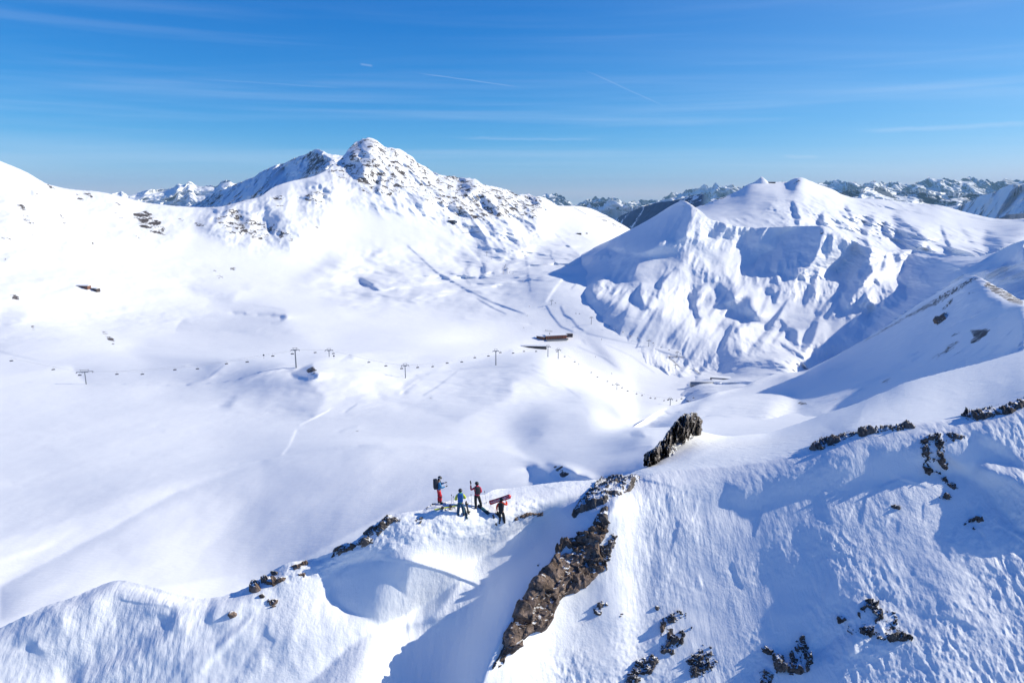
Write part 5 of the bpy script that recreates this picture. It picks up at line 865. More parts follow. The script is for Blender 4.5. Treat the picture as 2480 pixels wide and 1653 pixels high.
house('stone_hut', 'small dark stone hut touching the right end of the red-brown hut', 'hut', frame_at(VL, 230, 702, 0, .5), math.radians(-20), (13, 6, 3.0), .4, ('wood_dark', 'snow_cap'), ((.3, .4, 4),))
ts = house('top_station', 'dark lift station high on the face of the main peak', 'lift station', frame_at(VL, 1094, 539, 0, .8), math.radians(0), (17, 8, 5.5), .6, ('wood_dark', 'dark_steel'), ((.3, .35, 5),))
MB().box((9, -2, 2.2), (8, 5, 4.4)).build('engine_house', MT['steel'], ts)
house('pass_hut', 'small dark hut on the pass below the right end of the main peak', 'hut', frame_at(VL, 1402, 567, 0, .5), 0, (13, 6, 3.4), .4, ('wood_dark', 'snow_cap'), ((.3, .4, 4),))
house('pass_shed', 'tiny shed right of the small hut on the pass', 'shed', frame_at(VL, 1421, 566, 0, .3), 0, (4, 3, 2.6), .3, ('wood_dark', 'snow_cap'), ((.3, .4, 1),))
# summit station and snowy pyramid on the back mountain
def bm_pt(x, y, Y): return PV(x, y, Y)
q = bm_pt(1845, 441, 1905)
py_ = MB(); rr = []
for k in range(14):
    a = k/14*2*math.pi; rr.append((q.x + 24*math.cos(a)*(1 + .12*math.sin(3*a)), q.y + 20*math.sin(a), q.z - 5))
top = len(rr); ring2 = [(q.x + (x_-q.x)*.45, q.y + (y_-q.y)*.45, q.z + 6.2) for x_, y_, z_ in rr]; pts = rr + ring2 + [(q.x - 1, q.y, q.z + 15)]
fc = []
for k in range(14):
    j = (k+1) % 14; fc += [(k, j, 14+j, 14+k), (14+k, 14+j, 28)]
o = py_.poly(fc, pts).build('summit_cone', m_right, None, True); tag(o, kind='structure')
house('summit_station', 'small dark summit station right of the snowy cone on the back mountain', 'lift station', tuple(bm_pt(1868, 444, 1900)), 0, (20, 7, 3.6), .4, ('wood_dark', 'snow_cap'), ((.3, .4, 4),))
for k, (x, y) in enumerate(((1894, 441), (1901, 442))):
    o = MB().tube((0, 0, -2), (0, 0, 5.5 - k*1.5), .35, .2).build('mast', MT['dark_steel'], None, loc=tuple(bm_pt(x, y, 1900))); tag(o, ('taller' if k == 0 else 'shorter') + ' mast on the back mountain between the station and the rounded summit', 'mast')
# ------------------------------------------------------------------ chairlift towers
def tower(x, yb, yt, arm_px, label, group, yaw=0.0, Yover=None, layer_name=VL):
    Yb = Yover or depth(layer_name, x, yb); b = PV(x, yb, Yb); t = PV(x, yt, Yb); H_ = t.z - b.z; s_ = (arm_px/2)*Yb/F_PX
    e = empty('lift_tower', tuple(b), yaw); tag(e, label, 'lift tower', group); r = max(.35, H_*.035)
    MB().tube((0, 0, -2), (0, 0, H_), r*1.15, r*.8, 10).build('pole', MT['steel'], e)
    MB().box((0, 0, H_ - .2), (2*s_, .45, .4)).box((0, 0, H_ - .75), (s_*.9, .3, .3)).build('cross_arm', MT['steel'], e)
    for sg in (-1, 1):
        m = MB().box((sg*s_, 0, H_ - .75), (.3, 3.2, .22))
        for k in range(5): m.ball((sg*s_, -1.4 + k*.7, H_ - .75), .27, (.5, 1, 1), seg=8)
        m.build('wheel_train', MT['dark_steel'], e)
    g_ = MB().tube((-s_*.45, 0, H_), (-s_*.45, 0, H_ + 1.2), .1, n=6).tube((s_*.45, 0, H_), (s_*.45, 0, H_ + 1.2), .1, n=6).tube((-s_*.6, 0, H_ + 1.2), (s_*.6, 0, H_ + 1.2), .12, n=6)
    g_.build('service_frame', MT['dark_steel'], e)
    return (x, yt, Yb)
G1 = 'towers of the chairlift across the valley floor'; G2 = 'towers of the lift up the far slope'
T1 = [tower(209, 930, 899, 36, 'nearest and largest lift tower, far left on the valley floor', G1, .3), tower(717.5, 890, 846, 20, 'tall lift tower left of the snowy hummock with blue shade', G1, .2),
 tower(798, 872, 847, 19, 'lift tower just right of the hummock with blue shade', G1, .1, 560), tower(982, 915, 884, 19, 'lift tower standing between the two mounds left of the piste', G1, .2),
 tower(1201, 884, 849, 15, 'lift tower on the mound left of the long dark shed', G1, .1), tower(1327, 859, 838, 12, 'lift tower at the right end of the long dark shed', G1, -.3, 640), tower(1352, 864, 846, 13, 'leaning lift tower right of the long dark shed', G1, -.4, 660),
 tower(1494, 944, 930, 11, 'lift tower halfway down the slope between shed and grey lift garage', G1, -.5), tower(1623, 981, 965, 11, 'last lift tower before the grey lift garage', G1, -.5, 640)]
T2 = [tower(1636, 895, 883, 10, 'lift tower nearest above the grey lift garage, beside the fence', G2, .4), tower(1640-.5, 865, 852, 9, 'lift tower at the upper end of the fenced snow field', G2, .4), tower(1571, 839, 824, 9, 'lift tower on the open slope between lodge and fenced field', G2, .4),
 tower(1432, 785, 768, 8, 'lift tower alone on the slope right above the lodge', G2, .4), tower(1336, 738, 727, 7, 'lift tower on the crest of the piste above the lodge', G2, .4), tower(1228, 663, 650, 6, 'lift tower among the gullies right of centre on the main slope', G2, .4), tower(1179, 619, 611, 6, 'highest lift tower among the gullies of the main slope', G2, .4)]
# fix the order of the upper line by height in the picture
# ------------------------------------------------------------------ chairs
def make_chair():
    e = empty('lift_chair', (0, 0, 0)); tag(e, 'x', 'lift chair')
    MB().path([(0, 0, 0), (0, .25, -.5), (0, .25, -1.7), (0, 0, -2.0)], .05).build('hanger', MT['steel'], e)
    MB().box((0, -.1, -2.75), (2.6, .55, .14), bev=.04).build('seat', MT['dark_steel'], e)
    MB().box((0, .22, -2.35), (2.6, .1, .65), Matrix.Rotation(-.15, 3, 'X'), bev=.03).build('backrest', MT['dark_steel'], e)
    MB().path([(-1.2, .2, -2.0), (1.2, .2, -2.0)], .045).path([(-1.3, .2, -2.0), (-1.3, -.5, -2.65)], .035).path([(1.3, .2, -2.0), (1.3, -.5, -2.65)], .035).path([(-1.3, -.5, -2.45), (1.3, -.5, -2.45)], .035).build('frame', MT['steel'], e)
    return e
def Z2(ox, oy, s_, pts): return [(ox + a/s_, oy + b/s_) for a, b in pts]
cA = Z2(0, 780, 3.795, [(105,355),(490,435),(733,487),(1075,478),(1308,478),(1607,437),(1815,428),(2082,382),(2272,365)])
cB = Z2(600, 800, 3.795, [(230,235),(410,215),(620,203),(787,212),(1113,292),(1270,325),(1415,350),(1562,340),(1700,332),(1833,300),(1967,290),(2087,250),(2212,235),(2322,203)])
cC = Z2(1200, 760, 3.795, [(162,360),(262,344),(373,344),(462,315),(565,345),(636,392),(728,440),(880,538),(937,582),(1028,620),(1077,650),(1163,678),(1215,707),(1297,733),(1347,748),(1425,772),(1468,776),(1550,795),(1587,790),(1665,796),(1710,779),(1820,772)])
cD = Z2(1200, 760, 3.795, [(1045,115),(1105,150),(1172,168),(1237,205),(1307,220),(1450,268),(1522,308),(1595,330),(1700,365),(1893,508)]) + Z2(1040, 540, 4.9, [(1330,865),(1360,875),(1495,950),(1740,1073),(1780,1076),(1110,693),(1075,685),(990,600),(950,585),(735,425)])
proto = make_chair(); first = True
CG = 'chairs of the lift across the valley floor'; CG2 = 'chairs of the lift up the far slope'
def Yline(x, T_):
    T_ = sorted(T_); return float(np.interp(x, [a[0] for a in T_], [a[2] for a in T_]))
ordinal = ['first','second','third','fourth','fifth','sixth','seventh','eighth','ninth','tenth','eleventh','twelfth','thirteenth','fourteenth','fifteenth','sixteenth','seventeenth','eighteenth','nineteenth','twentieth']
def chairs(lst, T_, lab, group, scale_k=.85):
    global first
    out_ = []
    for k, (x, y) in enumerate(sorted(lst)):
        o = proto if first else copy_tree(proto); first = False
        Y = Yline(x, T_); p = PV(x, y, Y) + Vector((0, 0, 2.5*scale_k)); o.location = p; o.rotation_euler = (0, 0, random.uniform(.25, .75)); o.scale = (scale_k,)*3
        o['label'] = f'{ordinal[k]} chair from the left {lab}'; o['category'] = 'lift chair'; o['group'] = group; out_.append((x, p))
    return out_
r1 = chairs(cA, T1, 'on the left part of the valley lift', CG); r2 = chairs(cB, T1, 'between tallest tower and long dark shed', CG)
r3 = chairs([c for c in cC if c[0] < 1380], T1, 'beside the long dark shed', CG); r4 = chairs([c for c in cC if c[0] >= 1380], T1, 'going down to the grey garage', CG)
r5 = chairs(cD, T2, 'on the lift line above the lodge', CG2, .85)
def rope(anch, label):
    pts = [p for x, p in sorted(anch, key=lambda a: a[0])]; o = MB().path(pts, .02, 4).build('lift_cable', MT['rope']); tag(o, label, 'cable')
tt = [(x, PV(x, y, Y)) for x, y, Y in T1]
rope(tt + [a for a in r1 + r2 + r3 + r4][::2], 'thin steel cable of the valley chairlift, one side'); rope(tt + [a for a in r1 + r2 + r3 + r4][1::2], 'thin steel cable of the valley chairlift, return side')
tt2 = [(x, PV(x, y, Y)) for x, y, Y in T2]; rope(tt2, 'thin steel cable of the lift line above the lodge')
# ------------------------------------------------------------------ fences
def fence(pts, label, post_h=1.6, gap=6, name='snow_fence', layer_name=VL):
    W3 = []
    for (xa, ya), (xb, yb) in zip(pts[:-1], pts[1:]):
        A_, B_ = on(layer_name, xa, ya), on(layer_name, xb, yb); n = max(1, int((B_-A_).length/gap))
        for k in range(n): 
            f = k/n; W3.append(on(layer_name, xa + (xb-xa)*f, ya + (yb-ya)*f))
    W3.append(on(layer_name, *pts[-1])); m = MB()
    e = empty(name, tuple(W3[0])); tag(e, label, 'fence'); o_ = W3[0]
    for p in W3: m.tube(p - o_ - Vector((0, 0, .5)), p - o_ + Vector((0, 0, post_h)), .10, n=6)
    m.build('posts', MT['wood_dark'], e); r = MB()
    for a, b in zip(W3[:-1], W3[1:]):
        for zz in (.35, .7, 1.05, 1.4): r.tube(a - o_ + Vector((0, 0, zz*post_h/1.6)), b - o_ + Vector((0, 0, zz*post_h/1.6)), .07, n=4)
    r.build('netting', MT['wood_dark'], e)
fence(topx('E', [(1585,395),(1725,520),(1815,513)]), 'fence along the left and lower sides of the fenced snow field'); fence(topx('E', [(1660,398),(1740,405),(1830,515),(1890,565)]), 'curved fence along the right side of the fenced snow field')
fence(topx('E', [(1590,395),(1660,398)]), 'short fence closing the upper end of the fenced snow field', 1.4); fence(topx('L', [(945,950),(1075,970)]), 'short fence on the snow just above the lodge', 2.0)
fence(topx('X', [(880,610),(885,545),(905,500)]), 'short fence in the gully below the highest lift towers', 2.4)
for k, (pp, lb) in enumerate((([(735,755),(925,752)], 'upper avalanche barrier below the top station'), ([(780,802),(945,796)], 'lower avalanche barrier below the top station'), ([(1750,585),(1850,640)], 'upper avalanche barrier at the right end of the main ridge'), ([(1930,660),(2050,662)], 'lower avalanche barrier at the right end of the main ridge'))):
    fence(topx('A', pp), lb, 2.6, 5, 'avalanche_barrier')
# ------------------------------------------------------------------ people
def skin_mesh(name, chains, mat_, parent, sub=1, smooth=True, root=0):
    """chains: list of (points, radii, attach) ; attach = (chain index, point index) sharing a vertex, or None"""
    vs_, es, rs, idx = [], [], [], []
    for pts, rad, att in chains:
        ids = []
        for k, (p, r) in enumerate(zip(pts, rad)):
            if k == 0 and att is not None: ids.append(idx[att[0]][att[1]]); continue
            ids.append(len(vs_)); vs_.append(tuple(p)); rs.append(r if isinstance(r, tuple) else (r, r))
        es += list(zip(ids[:-1], ids[1:])); idx.append(ids)
    me = bpy.data.meshes.new(name); me.from_pydata(vs_, es, []); o = bpy.data.objects.new(name, me); COL.objects.link(o)
    m = o.modifiers.new('skin', 'SKIN'); m.use_smooth_shade = True
    if not me.skin_vertices: 
        bpy.context.view_layer.objects.active = o; bpy.ops.mesh.customdata_skin_add()
    for k, r in enumerate(rs):
        me.skin_vertices[0].data[k].radius = r; me.skin_vertices[0].data[k].use_root = (k == root)
    s_ = o.modifiers.new('sub', 'SUBSURF'); s_.levels = s_.render_levels = sub
    dg = bpy.context.evaluated_depsgraph_get(); me2 = bpy.data.meshes.new_from_object(o.evaluated_get(dg)); me2.materials.clear(); me2.materials.append(mat_)
    o.modifiers.clear(); o.data = me2; bpy.data.meshes.remove(me); me2.name = name
    if smooth: me2.polygons.foreach_set('use_smooth', np.ones(len(me2.polygons), bool))
    o.parent = parent; return o
mat('skin', (.55, .33, .24), rough=.6, var=.05); mat('black_cloth', (.012, .013, .018), rough=.8); mat('charcoal_cloth', (.03, .033, .045), rough=.85); mat('navy_pack', (.012, .018, .035), rough=.7)
mat('helmet_black', (.018, .018, .022), rough=.35); mat('white_strap', (.75, .76, .8), rough=.6); mat('red_cloth', (.62, .012, .03), rough=.75); mat('dark_red_cloth', (.10, .01, .02), rough=.8); mat('blue_cloth', (.012, .16, .38), rough=.7)
mat('yellow_cloth', (.50, .58, .06), rough=.75); mat('green_cloth', (.10, .42, .12), rough=.75); mat('blue_pack', (.01, .11, .36), rough=.7); mat('denim_cloth', (.02, .07, .13), rough=.85); mat('pink_cloth', (.55, .03, .09), rough=.75); mat('orange_red_cloth', (.75, .05, .02), rough=.75)
mat('board_red', (.50, .02, .05), rough=.4); mat('board_teal', (.01, .06, .09), rough=.35); mat('board_black', (.015, .017, .022), rough=.35); mat('white_print', (.78, .72, .75), rough=.5); mat('hair_dark', (.03, .02, .015), rough=.7); mat('grey_pole', (.35, .36, .4), rough=.4)
def lerp(a, b, f): return Vector(a).lerp(Vector(b), f)
def person(label, px, py, layer_pt, yaw, P_, C_):
    """P_: pose (hips, knees, ankles, shoulders...), C_: colours. local +y = the way the person faces"""
    base = layer_pt; e = empty('person', tuple(base), yaw); tag(e, label, 'person'); e['group_note'] = ''
    del e['group_note']
    hip = Vector(P_.get('hip', (0, 0, .93))); lean = P_.get('lean', 0.0); hh = P_.get('head', (0, .03, 0))
    chest = hip + Vector((P_.get('bend', (0, .0))[0], lean + P_.get('bend', (0, .0))[1], .42)); neck = chest + Vector((0, .01 + lean*.3, .14)); head = neck + Vector((hh[0], hh[1], .15))
    fl, fr = Vector(P_['lfoot']), Vector(P_['rfoot']); kl, kr = (lerp(hip + Vector((-.1, 0, 0)), fl, .5) + Vector((0, .05, 0))), (lerp(hip + Vector((.1, 0, 0)), fr, .5) + Vector((0, .05, 0)))
    sl, sr = chest + Vector((-.19, 0, .06)), chest + Vector((.19, 0, .06)); el, er, hl_, hr_ = (Vector(P_[k]) for k in ('lelbow', 'relbow', 'lhand', 'rhand'))
    al, ar = fl + Vector((0, 0, .09)), fr + Vector((0, 0, .09))
    # one continuous body: pelvis root, legs, trunk, neck, head, arms
    skin_mesh('body', [([hip, hip + Vector((0, lean*.4, .2)), chest, neck, neck + Vector((0, 0, .05)), head], [.12, .11, .13, .055, .05, .09], None),
      ([hip, hip + Vector((-.1, 0, -.06)), kl, al], [.12, .085, .055, .042], (0, 0)), ([hip, hip + Vector((.1, 0, -.06)), kr, ar], [.12, .085, .055, .042], (0, 0)),
      ([chest, sl, el, hl_], [.13, .055, .04, .03], (0, 2)), ([chest, sr, er, hr_], [.13, .055, .04, .03], (0, 2))], MT['skin'], e)
    # trousers
    skin_mesh('trousers', [([hip + Vector((0, 0, .06)), hip], [(.165, .13), (.17, .14)], None), ([hip, hip + Vector((-.1, 0, -.1)), kl, al + Vector((0, 0, .05))], [.15, .115, .10, .095], (0, 1)), ([hip, hip + Vector((.1, 0, -.1)), kr, ar + Vector((0, 0, .05))], [.15, .115, .10, .095], (0, 1))], MT[C_['trousers']], e)
    if C_.get('knees'):
        for kn, ft in ((kl, al), (kr, ar)): skin_mesh('knee_panel', [([lerp(kn, hip, .45), kn, lerp(kn, ft, .25)], [.125, .118, .108], None)], MT[C_['knees']], e)
    # jacket with sleeves
    low = hip + Vector((0, 0, -.10)) ; jb = skin_mesh('jacket', [([low, hip + Vector((0, 0, .12)), chest, neck + Vector((0, 0, -.03))], [(.20, .165), (.175, .145), (.20, .15), (.09, .09)], None)], MT[C_['jacket']], e)
    if C_.get('hem'): skin_mesh('jacket_hem', [([low + Vector((0, 0, -.03)), hip + Vector((0, 0, .12))], [(.215, .18), (.19, .16)], None)], MT[C_['hem']], e)
    for s_, sh, eb, hd in (('l', sl, el, hl_), ('r', sr, er, hr_)): skin_mesh('sleeve', [([lerp(sh, chest, .4), sh, eb, lerp(eb, hd, .82)], [.09, .085, .07, .052], None)], MT[C_.get('sleeve', C_['jacket'])], e)
    if C_.get('hood'): MB().ball(neck + Vector((0, -.07, .02)), .12, (1.1, .8, .7)).build('hood', MT[C_['hood']], e, True)
    # head: face, helmet, goggles
    fq = Matrix.Rotation(P_.get('headyaw', 0), 3, 'Z') @ Matrix.Rotation(-P_.get('nod', 0), 3, 'X')
    hb = MB().ball(head + Vector((0, .01, 0)), .098, (.88, 1.0, 1.18), fq); hb.ball(head + fq @ Vector((0, .115, -.01)), .018, (1, 1, 1.5), fq, 8); hb.ball(head + fq @ Vector((0, .10, -.055)), .022, (1.4, .5, .5), fq, 8)
    for sx_ in (-1, 1): hb.ball(head + fq @ Vector((sx_*.085, .0, -.005)), .022, (.5, 1, 1.4), fq, 8)
    hb.build('face', MT['skin'], e, True)
    MB().ball(head + fq @ Vector((0, -.025, -.02)), .10, (.93, .9, 1.1), fq).build('hair', MT['hair_dark'], e, True)
    hm = MB().ball(head + fq @ Vector((0, -.005, .055)), .128, (.95, 1.12, .86), fq, 16).build('helmet', MT['helmet_black'], e, True)
    st_ = MB().tube(head + fq @ Vector((0, -.01, .015)), head + fq @ Vector((0, -.01, .05)), .131, n=18, caps=False)
    st_.build('goggle_strap', MT[C_.get('strap', 'black_cloth')], e, True); MB().ball(head + fq @ Vector((0, .085, .03)), .05, (1.6, .75, .85), fq).build('goggles', MT['window_glass'], e, True)
    # gloves: palm, four fingers and a thumb
    for hd, eb, grip in ((hl_, el, P_.get('lgrip', .6)), (hr_, er, P_.get('rgrip', .6))):
        d = (hd - eb).normalized(); side = d.cross(Vector((0, 0, 1))); side = side.normalized() if side.length > .2 else Vector((1, 0, 0)); up_ = side.cross(d).normalized()
        ch = [([hd - d*.03, hd + d*.03, hd + d*.08], [.032, .038, .036], None)]
        for k in range(4):
            o_ = side*(.03 - .02*k); L_ = (.034, .04, .038, .03)[k]; a_ = hd + d*.08 + o_; b_ = a_ + d*L_ - up_*L_*grip*.4; c_ = b_ + (d*(1-grip) - up_*grip)*L_; ch.append(([hd + d*.08, a_, b_, c_], [.036, .014, .013, .011], (0, 2)))
        ch.append(([hd + d*.03, hd + d*.045 + side*.04, hd + d*.075 + side*.052 - up_*.01], [.038, .016, .013], (0, 1)))
        skin_mesh('glove', ch, MT['black_cloth'], e)
    for ft, dr in ((fl, P_.get('ltoe', (0, 1, 0))), (fr, P_.get('rtoe', (0, 1, 0)))):
        dv = Vector(dr); skin_mesh('boot', [([ft + Vector((0, 0, .20)), ft + Vector((0, 0, .07)), ft + dv*.10 + Vector((0, 0, .05)), ft + dv*.19 + Vector((0, 0, .045))], [.075, .078, .062, .05], None)], MT[C_.get('boots', 'black_cloth')], e)
    if C_.get('pack'):
        pk = MB(); sz = C_.get('packsize', (.32, .20, .50)); c_ = chest + Vector((0, -.20, -.05)); pk.box(c_, sz, Matrix.Rotation(-lean*.6, 3, 'X'), bev=.06); pk.build('backpack', MT[C_['pack']], e, True)
        for sx_ in (-.12, .12): MB().path([chest + Vector((sx_, -.13, .12)), chest + Vector((sx_, .02, .17)), chest + Vector((sx_, .155, .05)), chest + Vector((sx_*1.2, .13, -.18)), chest + Vector((sx_*1.3, -.1, -.26))], .018).build('shoulder_strap', MT['black_cloth'], e)
    return e
zt = lambda a, b: (960 + a/5.8725, 1100 + b/5.8725)
def gz(a, b): x, y = zt(a, b); return x, y, on(F, x, y)
x, y, g = gz(612, 700); p1 = person('person in blue jacket and red trousers with a dark backpack standing on the crest rock', x, y, g, math.radians(-72),
  dict(hip=(0, -.02, 1.0), lfoot=(-.10, -.04, .0), rfoot=(.10, .06, .0), lelbow=(-.27, .12, 1.20), relbow=(.28, .10, 1.18), lhand=(-.08, .42, 1.35), rhand=(.10, .42, 1.17), head=(0, .06, 0), nod=.45, rgrip=.8, lgrip=.8),
  dict(trousers='red_cloth', jacket='blue_cloth', hem='red_cloth', knees='dark_red_cloth', pack='navy_pack', packsize=(.36, .26, .62), strap='white_strap', boots='black_cloth'))
x, y, g = gz(915, 880); p2 = person('person in yellow and green jacket with a blue backpack seen from behind', x, y, g, math.radians(4),
  dict(hip=(0, 0, .97), lfoot=(-.17, 0, 0), rfoot=(.20, .02, 0), lelbow=(-.33, .03, 1.10), relbow=(.32, .08, 1.18), lhand=(-.16, .28, 1.08), rhand=(.12, .30, 1.12), lgrip=.7, rgrip=.7),
  dict(trousers='denim_cloth', jacket='green_cloth', sleeve='yellow_cloth', hood='green_cloth', pack='blue_pack', packsize=(.34, .22, .56)))
x, y, g = gz(1150, 765); p3 = person('person in pink-red jacket and black trousers holding up a phone beside the head', x, y, g, math.radians(18),
  dict(hip=(0, 0, .93), lfoot=(-.10, -.08, 0), rfoot=(.30, .12, 0), lelbow=(-.36, .14, 1.24), relbow=(.30, .06, 1.08), lhand=(-.34, .26, 1.60), rhand=(.20, .20, .92), headyaw=.35, lgrip=.9),
  dict(trousers='black_cloth', jacket='pink_cloth', hood='pink_cloth', hem='dark_red_cloth', pack='charcoal_cloth', packsize=(.30, .2, .5)))
x, y, g = gz(1492, 990); p4 = person('person in orange-red jacket and dark vest carrying a red snowboard behind the head', x, y, g, math.radians(-8),
  dict(hip=(0, 0, .92), lfoot=(-.12, -.05, 0), rfoot=(.20, .06, .0), lelbow=(-.30, .05, 1.12), relbow=(.36, .12, 1.30), lhand=(-.27, .06, .84), rhand=(.26, .24, 1.56), nod=.25, lgrip=.9, rgrip=.9, lean=.03),
  dict(trousers='black_cloth', jacket='charcoal_cloth', sleeve='orange_red_cloth', hood='orange_red_cloth', pack='black_cloth', packsize=(.33, .16, .5)))
# phones, bag
def held(o, parent_e, lp): o.location = parent_e.matrix_world @ Vector(lp) if False else (Matrix.Translation(parent_e.location) @ Matrix.Rotation(parent_e.rotation_euler.z, 4, 'Z')) @ Vector(lp); o.rotation_euler = (0, 0, parent_e.rotation_euler.z); return o
tag(held(MB().box((0, 0, 0), (.08, .012, .15), Matrix.Rotation(.5, 3, 'X'), bev=.006).build('phone', MT['board_black']), p1, (.03, .50, 1.25)), 'dark phone in the hands of the person with red trousers', 'phone')
tag(held(MB().box((0, 0, 0), (.075, .012, .15), bev=.006).build('phone', MT['board_black']), p3, (-.34, .33, 1.72)), 'dark phone held up beside the head of the person in pink-red', 'phone')
bag = held(MB().box((0, 0, -.20), (.24, .14, .30), bev=.04).build('bag', MT['black_cloth'], None, True), p4, (-.30, .04, .78)); tag(bag, 'small black bag hanging from the left hand of the snowboard carrier', 'bag')
o_ = MB().path([(-.08, 0, -.06), (-.05, 0, .04), (.05, 0, .04), (.08, 0, -.06)], .012).build('handle', MT['black_cloth'], bag)
# ------------------------------------------------------------------ boards, skis and poles
def board_mesh(L_, W_, th=.018, tip=.10):
    b = MB(); n = 26; top, bot = [], []
    vs_ = []; fs = []
    for i in range(n+1):
        t = i/n*2 - 1; a = abs(t); w_ = W_/2*(1 - .10*(1-a*a)) * (math.sqrt(max(0, 1 - ((a-.86)/.14)**2)) if a > .86 else 1) ; w_ = max(w_, .004); z = tip*max(0, (a-.82)/.18)**2
        vs_ += [(t*L_/2, -w_, z), (t*L_/2, w_, z), (t*L_/2, w_, z+th), (t*L_/2, -w_, z+th)]
    for i in range(n):
        k = i*4
        for j in range(4): fs.append((k+j, k+(j+1) % 4, k+4+(j+1) % 4, k+4+j))
    fs += [(0, 3, 2, 1), (n*4, n*4+1, n*4+2, n*4+3)]; b.poly(fs, vs_); return b
def snowboard(label, mtl, loc, rot, L_=1.55, W_=.28, binding=True, print_=False, cat='snowboard', name='snowboard'):
    e = empty(name, tuple(loc)); e.rotation_mode = 'QUATERNION'; e.rotation_quaternion = rot; tag(e, label, cat)
    board_mesh(L_, W_).build('deck', MT[mtl], e, True)
    if print_:      # white swirls and block marks on the base, as seen
        m = MB(); r_ = random.Random(4); xs_ = np.linspace(-.60, .40, 15)
        for k, x_ in enumerate(xs_):
            hgt = r_.uniform(.10, .19); m.box((x_, 0, -.003), (.018, hgt, .003), Matrix.Rotation(r_.uniform(-.3, .3), 3, 'Z'))
            if k % 2: m.box((x_+.03, hgt*.3*(1 if k % 4 else -1), -.003), (.05, .018, .003))
            else: m.box((x_+.03, 0, -.003), (.045, .016, .003), Matrix.Rotation(.5, 3, 'Z'))
        for y_ in (-.05, .06): m.box((.48, y_, -.003), (.28, .014, .003))
        m.build('printed_marks', MT['white_print'], e)
    if binding:
        for x_ in (-.27, .27):
            MB().box((x_, 0, .035), (.11, .23, .03), bev=.01).box((x_ - .02, -.09, .12), (.16, .03, .17), bev=.01).box((x_, .04, .10), (.05, .16, .03), bev=.01).build('binding', MT['board_black'], e)
    return e
def basis(xdir, zdir):
    x_ = Vector(xdir).normalized(); z_ = Vector(zdir); z_ = (z_ - x_*z_.dot(x_)).normalized(); y_ = z_.cross(x_); return Matrix((x_, y_, z_)).transposed().to_quaternion()
Yb = p4.location.y + .05
pa, pb = PV(*zt(1312, 692), Yb + .15), PV(*zt(1627, 590), Yb - .1)
ctr = (pa + pb)/2; snowboard('red snowboard with white print carried on the shoulder behind the head', 'board_red', ctr, basis(pb - pa, (.12, .95, -.25)), L_=(pb-pa).length, W_=.30, print_=True)
def lay(a, b, lift=.04):
    A_, B_ = on(F, *zt(*a)), on(F, *zt(*b)); return A_ + Vector((0, 0, lift)), B_ + Vector((0, 0, lift))
A_, B_ = lay((1160, 730), (1325, 860)); snowboard('dark teal snowboard lying on the snow right of the person in pink-red', 'board_teal', (A_+B_)/2, basis(B_-A_, (0, -.35, 1)), L_=(B_-A_).length, W_=.27)
A_, B_ = lay((985, 735), (1035, 895), .12); e_ = snowboard('black and white ski with binding leaning in the snow beside the blue backpack wearer', 'board_black', (A_+B_)/2 + Vector((0, 0, .12)), basis(B_-A_ + Vector((0, 0, -.25)), (.5, -.6, .6)), L_=(B_-A_).length*1.05, W_=.13, cat='ski', name='ski')
A_, B_ = lay((1000, 900), (975, 800), .05); snowboard('short dark teal ski lying close to the leaning ski', 'board_teal', (A_+B_)/2, basis(B_-A_, (0, -.4, 1)), L_=max(.9, (B_-A_).length), W_=.12, binding=False, cat='ski', name='ski')
A_, B_ = lay((560, 795), (860, 735), .06); snowboard('yellow-tipped ski lying across the rocks behind the tall person', 'yellow_cloth', (A_+B_)/2, basis(B_-A_, (0, -.4, 1)), L_=1.7, W_=.10, cat='ski', name='ski')
A_, B_ = lay((1375, 905), (1415, 985), .1); snowboard('short ski stuck in the snow left of the snowboard carrier', 'board_black', (A_+B_)/2, basis(B_-A_ + Vector((0, 0, -.2)), (.3, -.7, .6)), L_=.9, W_=.11, binding=False, cat='ski', name='ski')
def pole(label, base, top):
    bx = zt(*base); b = on(F, *bx); t = PV(*zt(*top), b.y + .02); e = empty('ski_pole', tuple(b)); tag(e, label, 'ski pole'); d = t - b
    MB().tube((0, 0, 0), d, .009, .012).build('shaft', MT['grey_pole'], e); MB().tube(d*.90, d*1.0, .022, .026).build('grip', MT['board_black'], e); MB().tube(d*.07, d*.085, .05).build('basket', MT['board_black'], e)
pole('taller ski pole standing left of the person with the blue backpack', (788, 745), (783, 568)); pole('shorter ski pole standing nearest the person with the blue backpack', (815, 755), (808, 592))
pole('ski pole standing between the blue backpack wearer and the person in pink-red', (1075, 745), (1061, 565)); pole('ski pole leaning left, standing above the red snowboard', (1280, 695), (1253, 520))
pole('ski pole standing in the snow beside the hanging black bag', (1418, 975), (1398, 880))
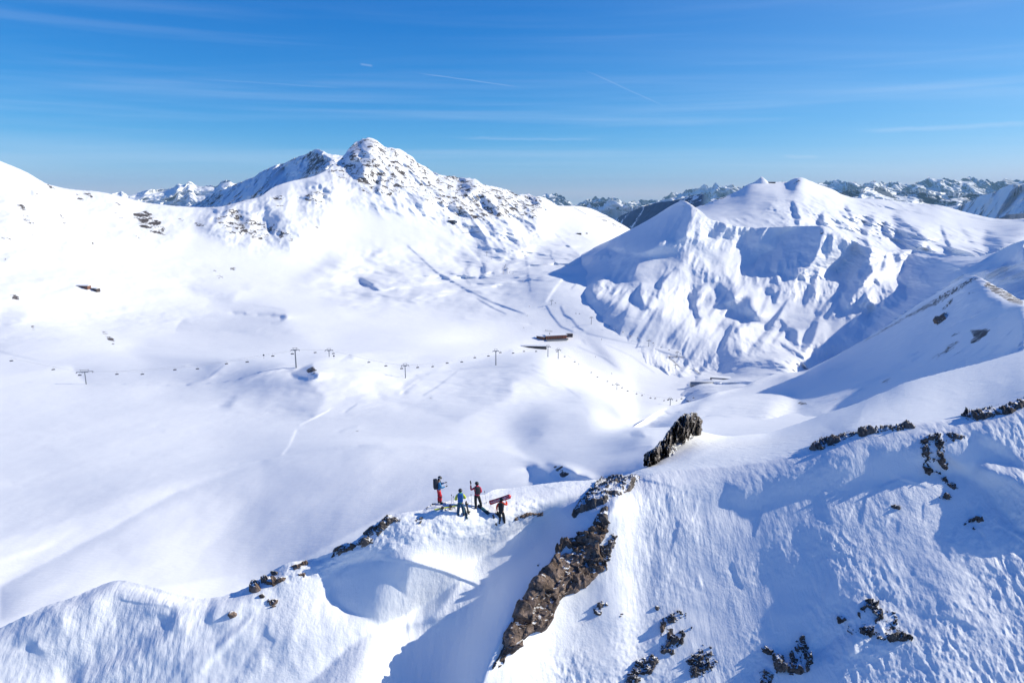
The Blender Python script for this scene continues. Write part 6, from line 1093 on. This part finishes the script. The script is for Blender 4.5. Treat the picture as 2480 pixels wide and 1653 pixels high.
# ------------------------------------------------------------------ skiers far off on the pistes
def far_skier(label, crop, p, cloth):
    x, y = topx(crop, [p])[0]; b = on(VL, x, y); e = empty('person', tuple(b)); tag(e, label, 'person', 'skiers far off on the pistes')
    hip = Vector((0, 0, .95)); ch = Vector((0, .1, 1.4))
    skin_mesh('body', [([hip, ch, ch + Vector((0, .03, .15)), ch + Vector((0, .04, .3))], [.16, .2, .07, .12], None), ([hip, (-.14, .08, .5), (-.16, 0, .05)], [.16, .1, .09], (0, 0)), ([hip, (.14, .08, .5), (.16, 0, .05)], [.16, .1, .09], (0, 0)),
       ([ch, (-.26, .05, 1.35), (-.36, .2, 1.1)], [.2, .08, .06], (0, 1)), ([ch, (.26, .05, 1.35), (.36, .2, 1.1)], [.2, .08, .06], (0, 1))], MT[cloth], e)
    for sx_ in (-.16, .16): board_mesh(1.7, .1).build('ski', MT['board_black'], e).rotation_euler = (0, 0, math.pi/2 + sx_)
    for k, ch_ in enumerate([c for c in e.children if c.name.startswith('ski')]): ch_.location = (-.16 + .32*k, 0, .02)
for lb, c_, p_, m_ in (('skier alone on the groomed piste right of the lodge, upper one', 'E', (975, 238), 'black_cloth'), ('skier on the piste edge between the leaning tower and the middle of the slope', 'E', (918, 398), 'charcoal_cloth'),
   ('skier low on the slope just above the chairs going down', 'E', (1068, 553), 'black_cloth'), ('skier close beside the chairs right of the leaning tower', 'E', (765, 468), 'charcoal_cloth'),
   ('skier at the end of the traverse piste left above the lodge', 'L', (602, 668), 'black_cloth'), ('skier just above the traverse piste left of the short lift line', 'L', (640, 492), 'charcoal_cloth'), ('skier on the small piste left of the lodge', 'L', (538, 898), 'black_cloth')):
    far_skier(lb, c_, p_, m_)
x, y = topx('V', [(1213, 470)])[0]
for k, (xx, yy, hh, lb) in enumerate(((x, 868, 3.6, 'piste sign on a post left of the tallest lift tower'), (809, 869, 3.2, 'small piste sign on a post right of the tower behind the hummock'))):
    e = empty('piste_sign', tuple(on(VL, xx, yy))); tag(e, lb, 'sign'); MB().tube((0, 0, -.5), (0, 0, hh), .09).build('post', MT['dark_steel'], e); MB().box((0, -.12, hh - .6), (1.3, .08, 1.2)).build('board', MT['dark_steel'], e)
# ------------------------------------------------------------------ air
hz = bpy.data.materials.new('haze_air'); hz.use_nodes = True; t = hz.node_tree; t.nodes.clear(); ov = t.nodes.new('ShaderNodeOutputMaterial'); pv = t.nodes.new('ShaderNodeVolumePrincipled')
pv.inputs['Color'].default_value = (.36, .68, 1.0, 1); pv.inputs['Density'].default_value = 2.8e-5; pv.inputs['Anisotropy'].default_value = 0.0; t.links.new(pv.outputs[0], ov.inputs['Volume'])
hb = MB().box((0, 8000, -190), (56000, 36000, 1400)).build('haze', hz); tag(hb, kind='stuff')
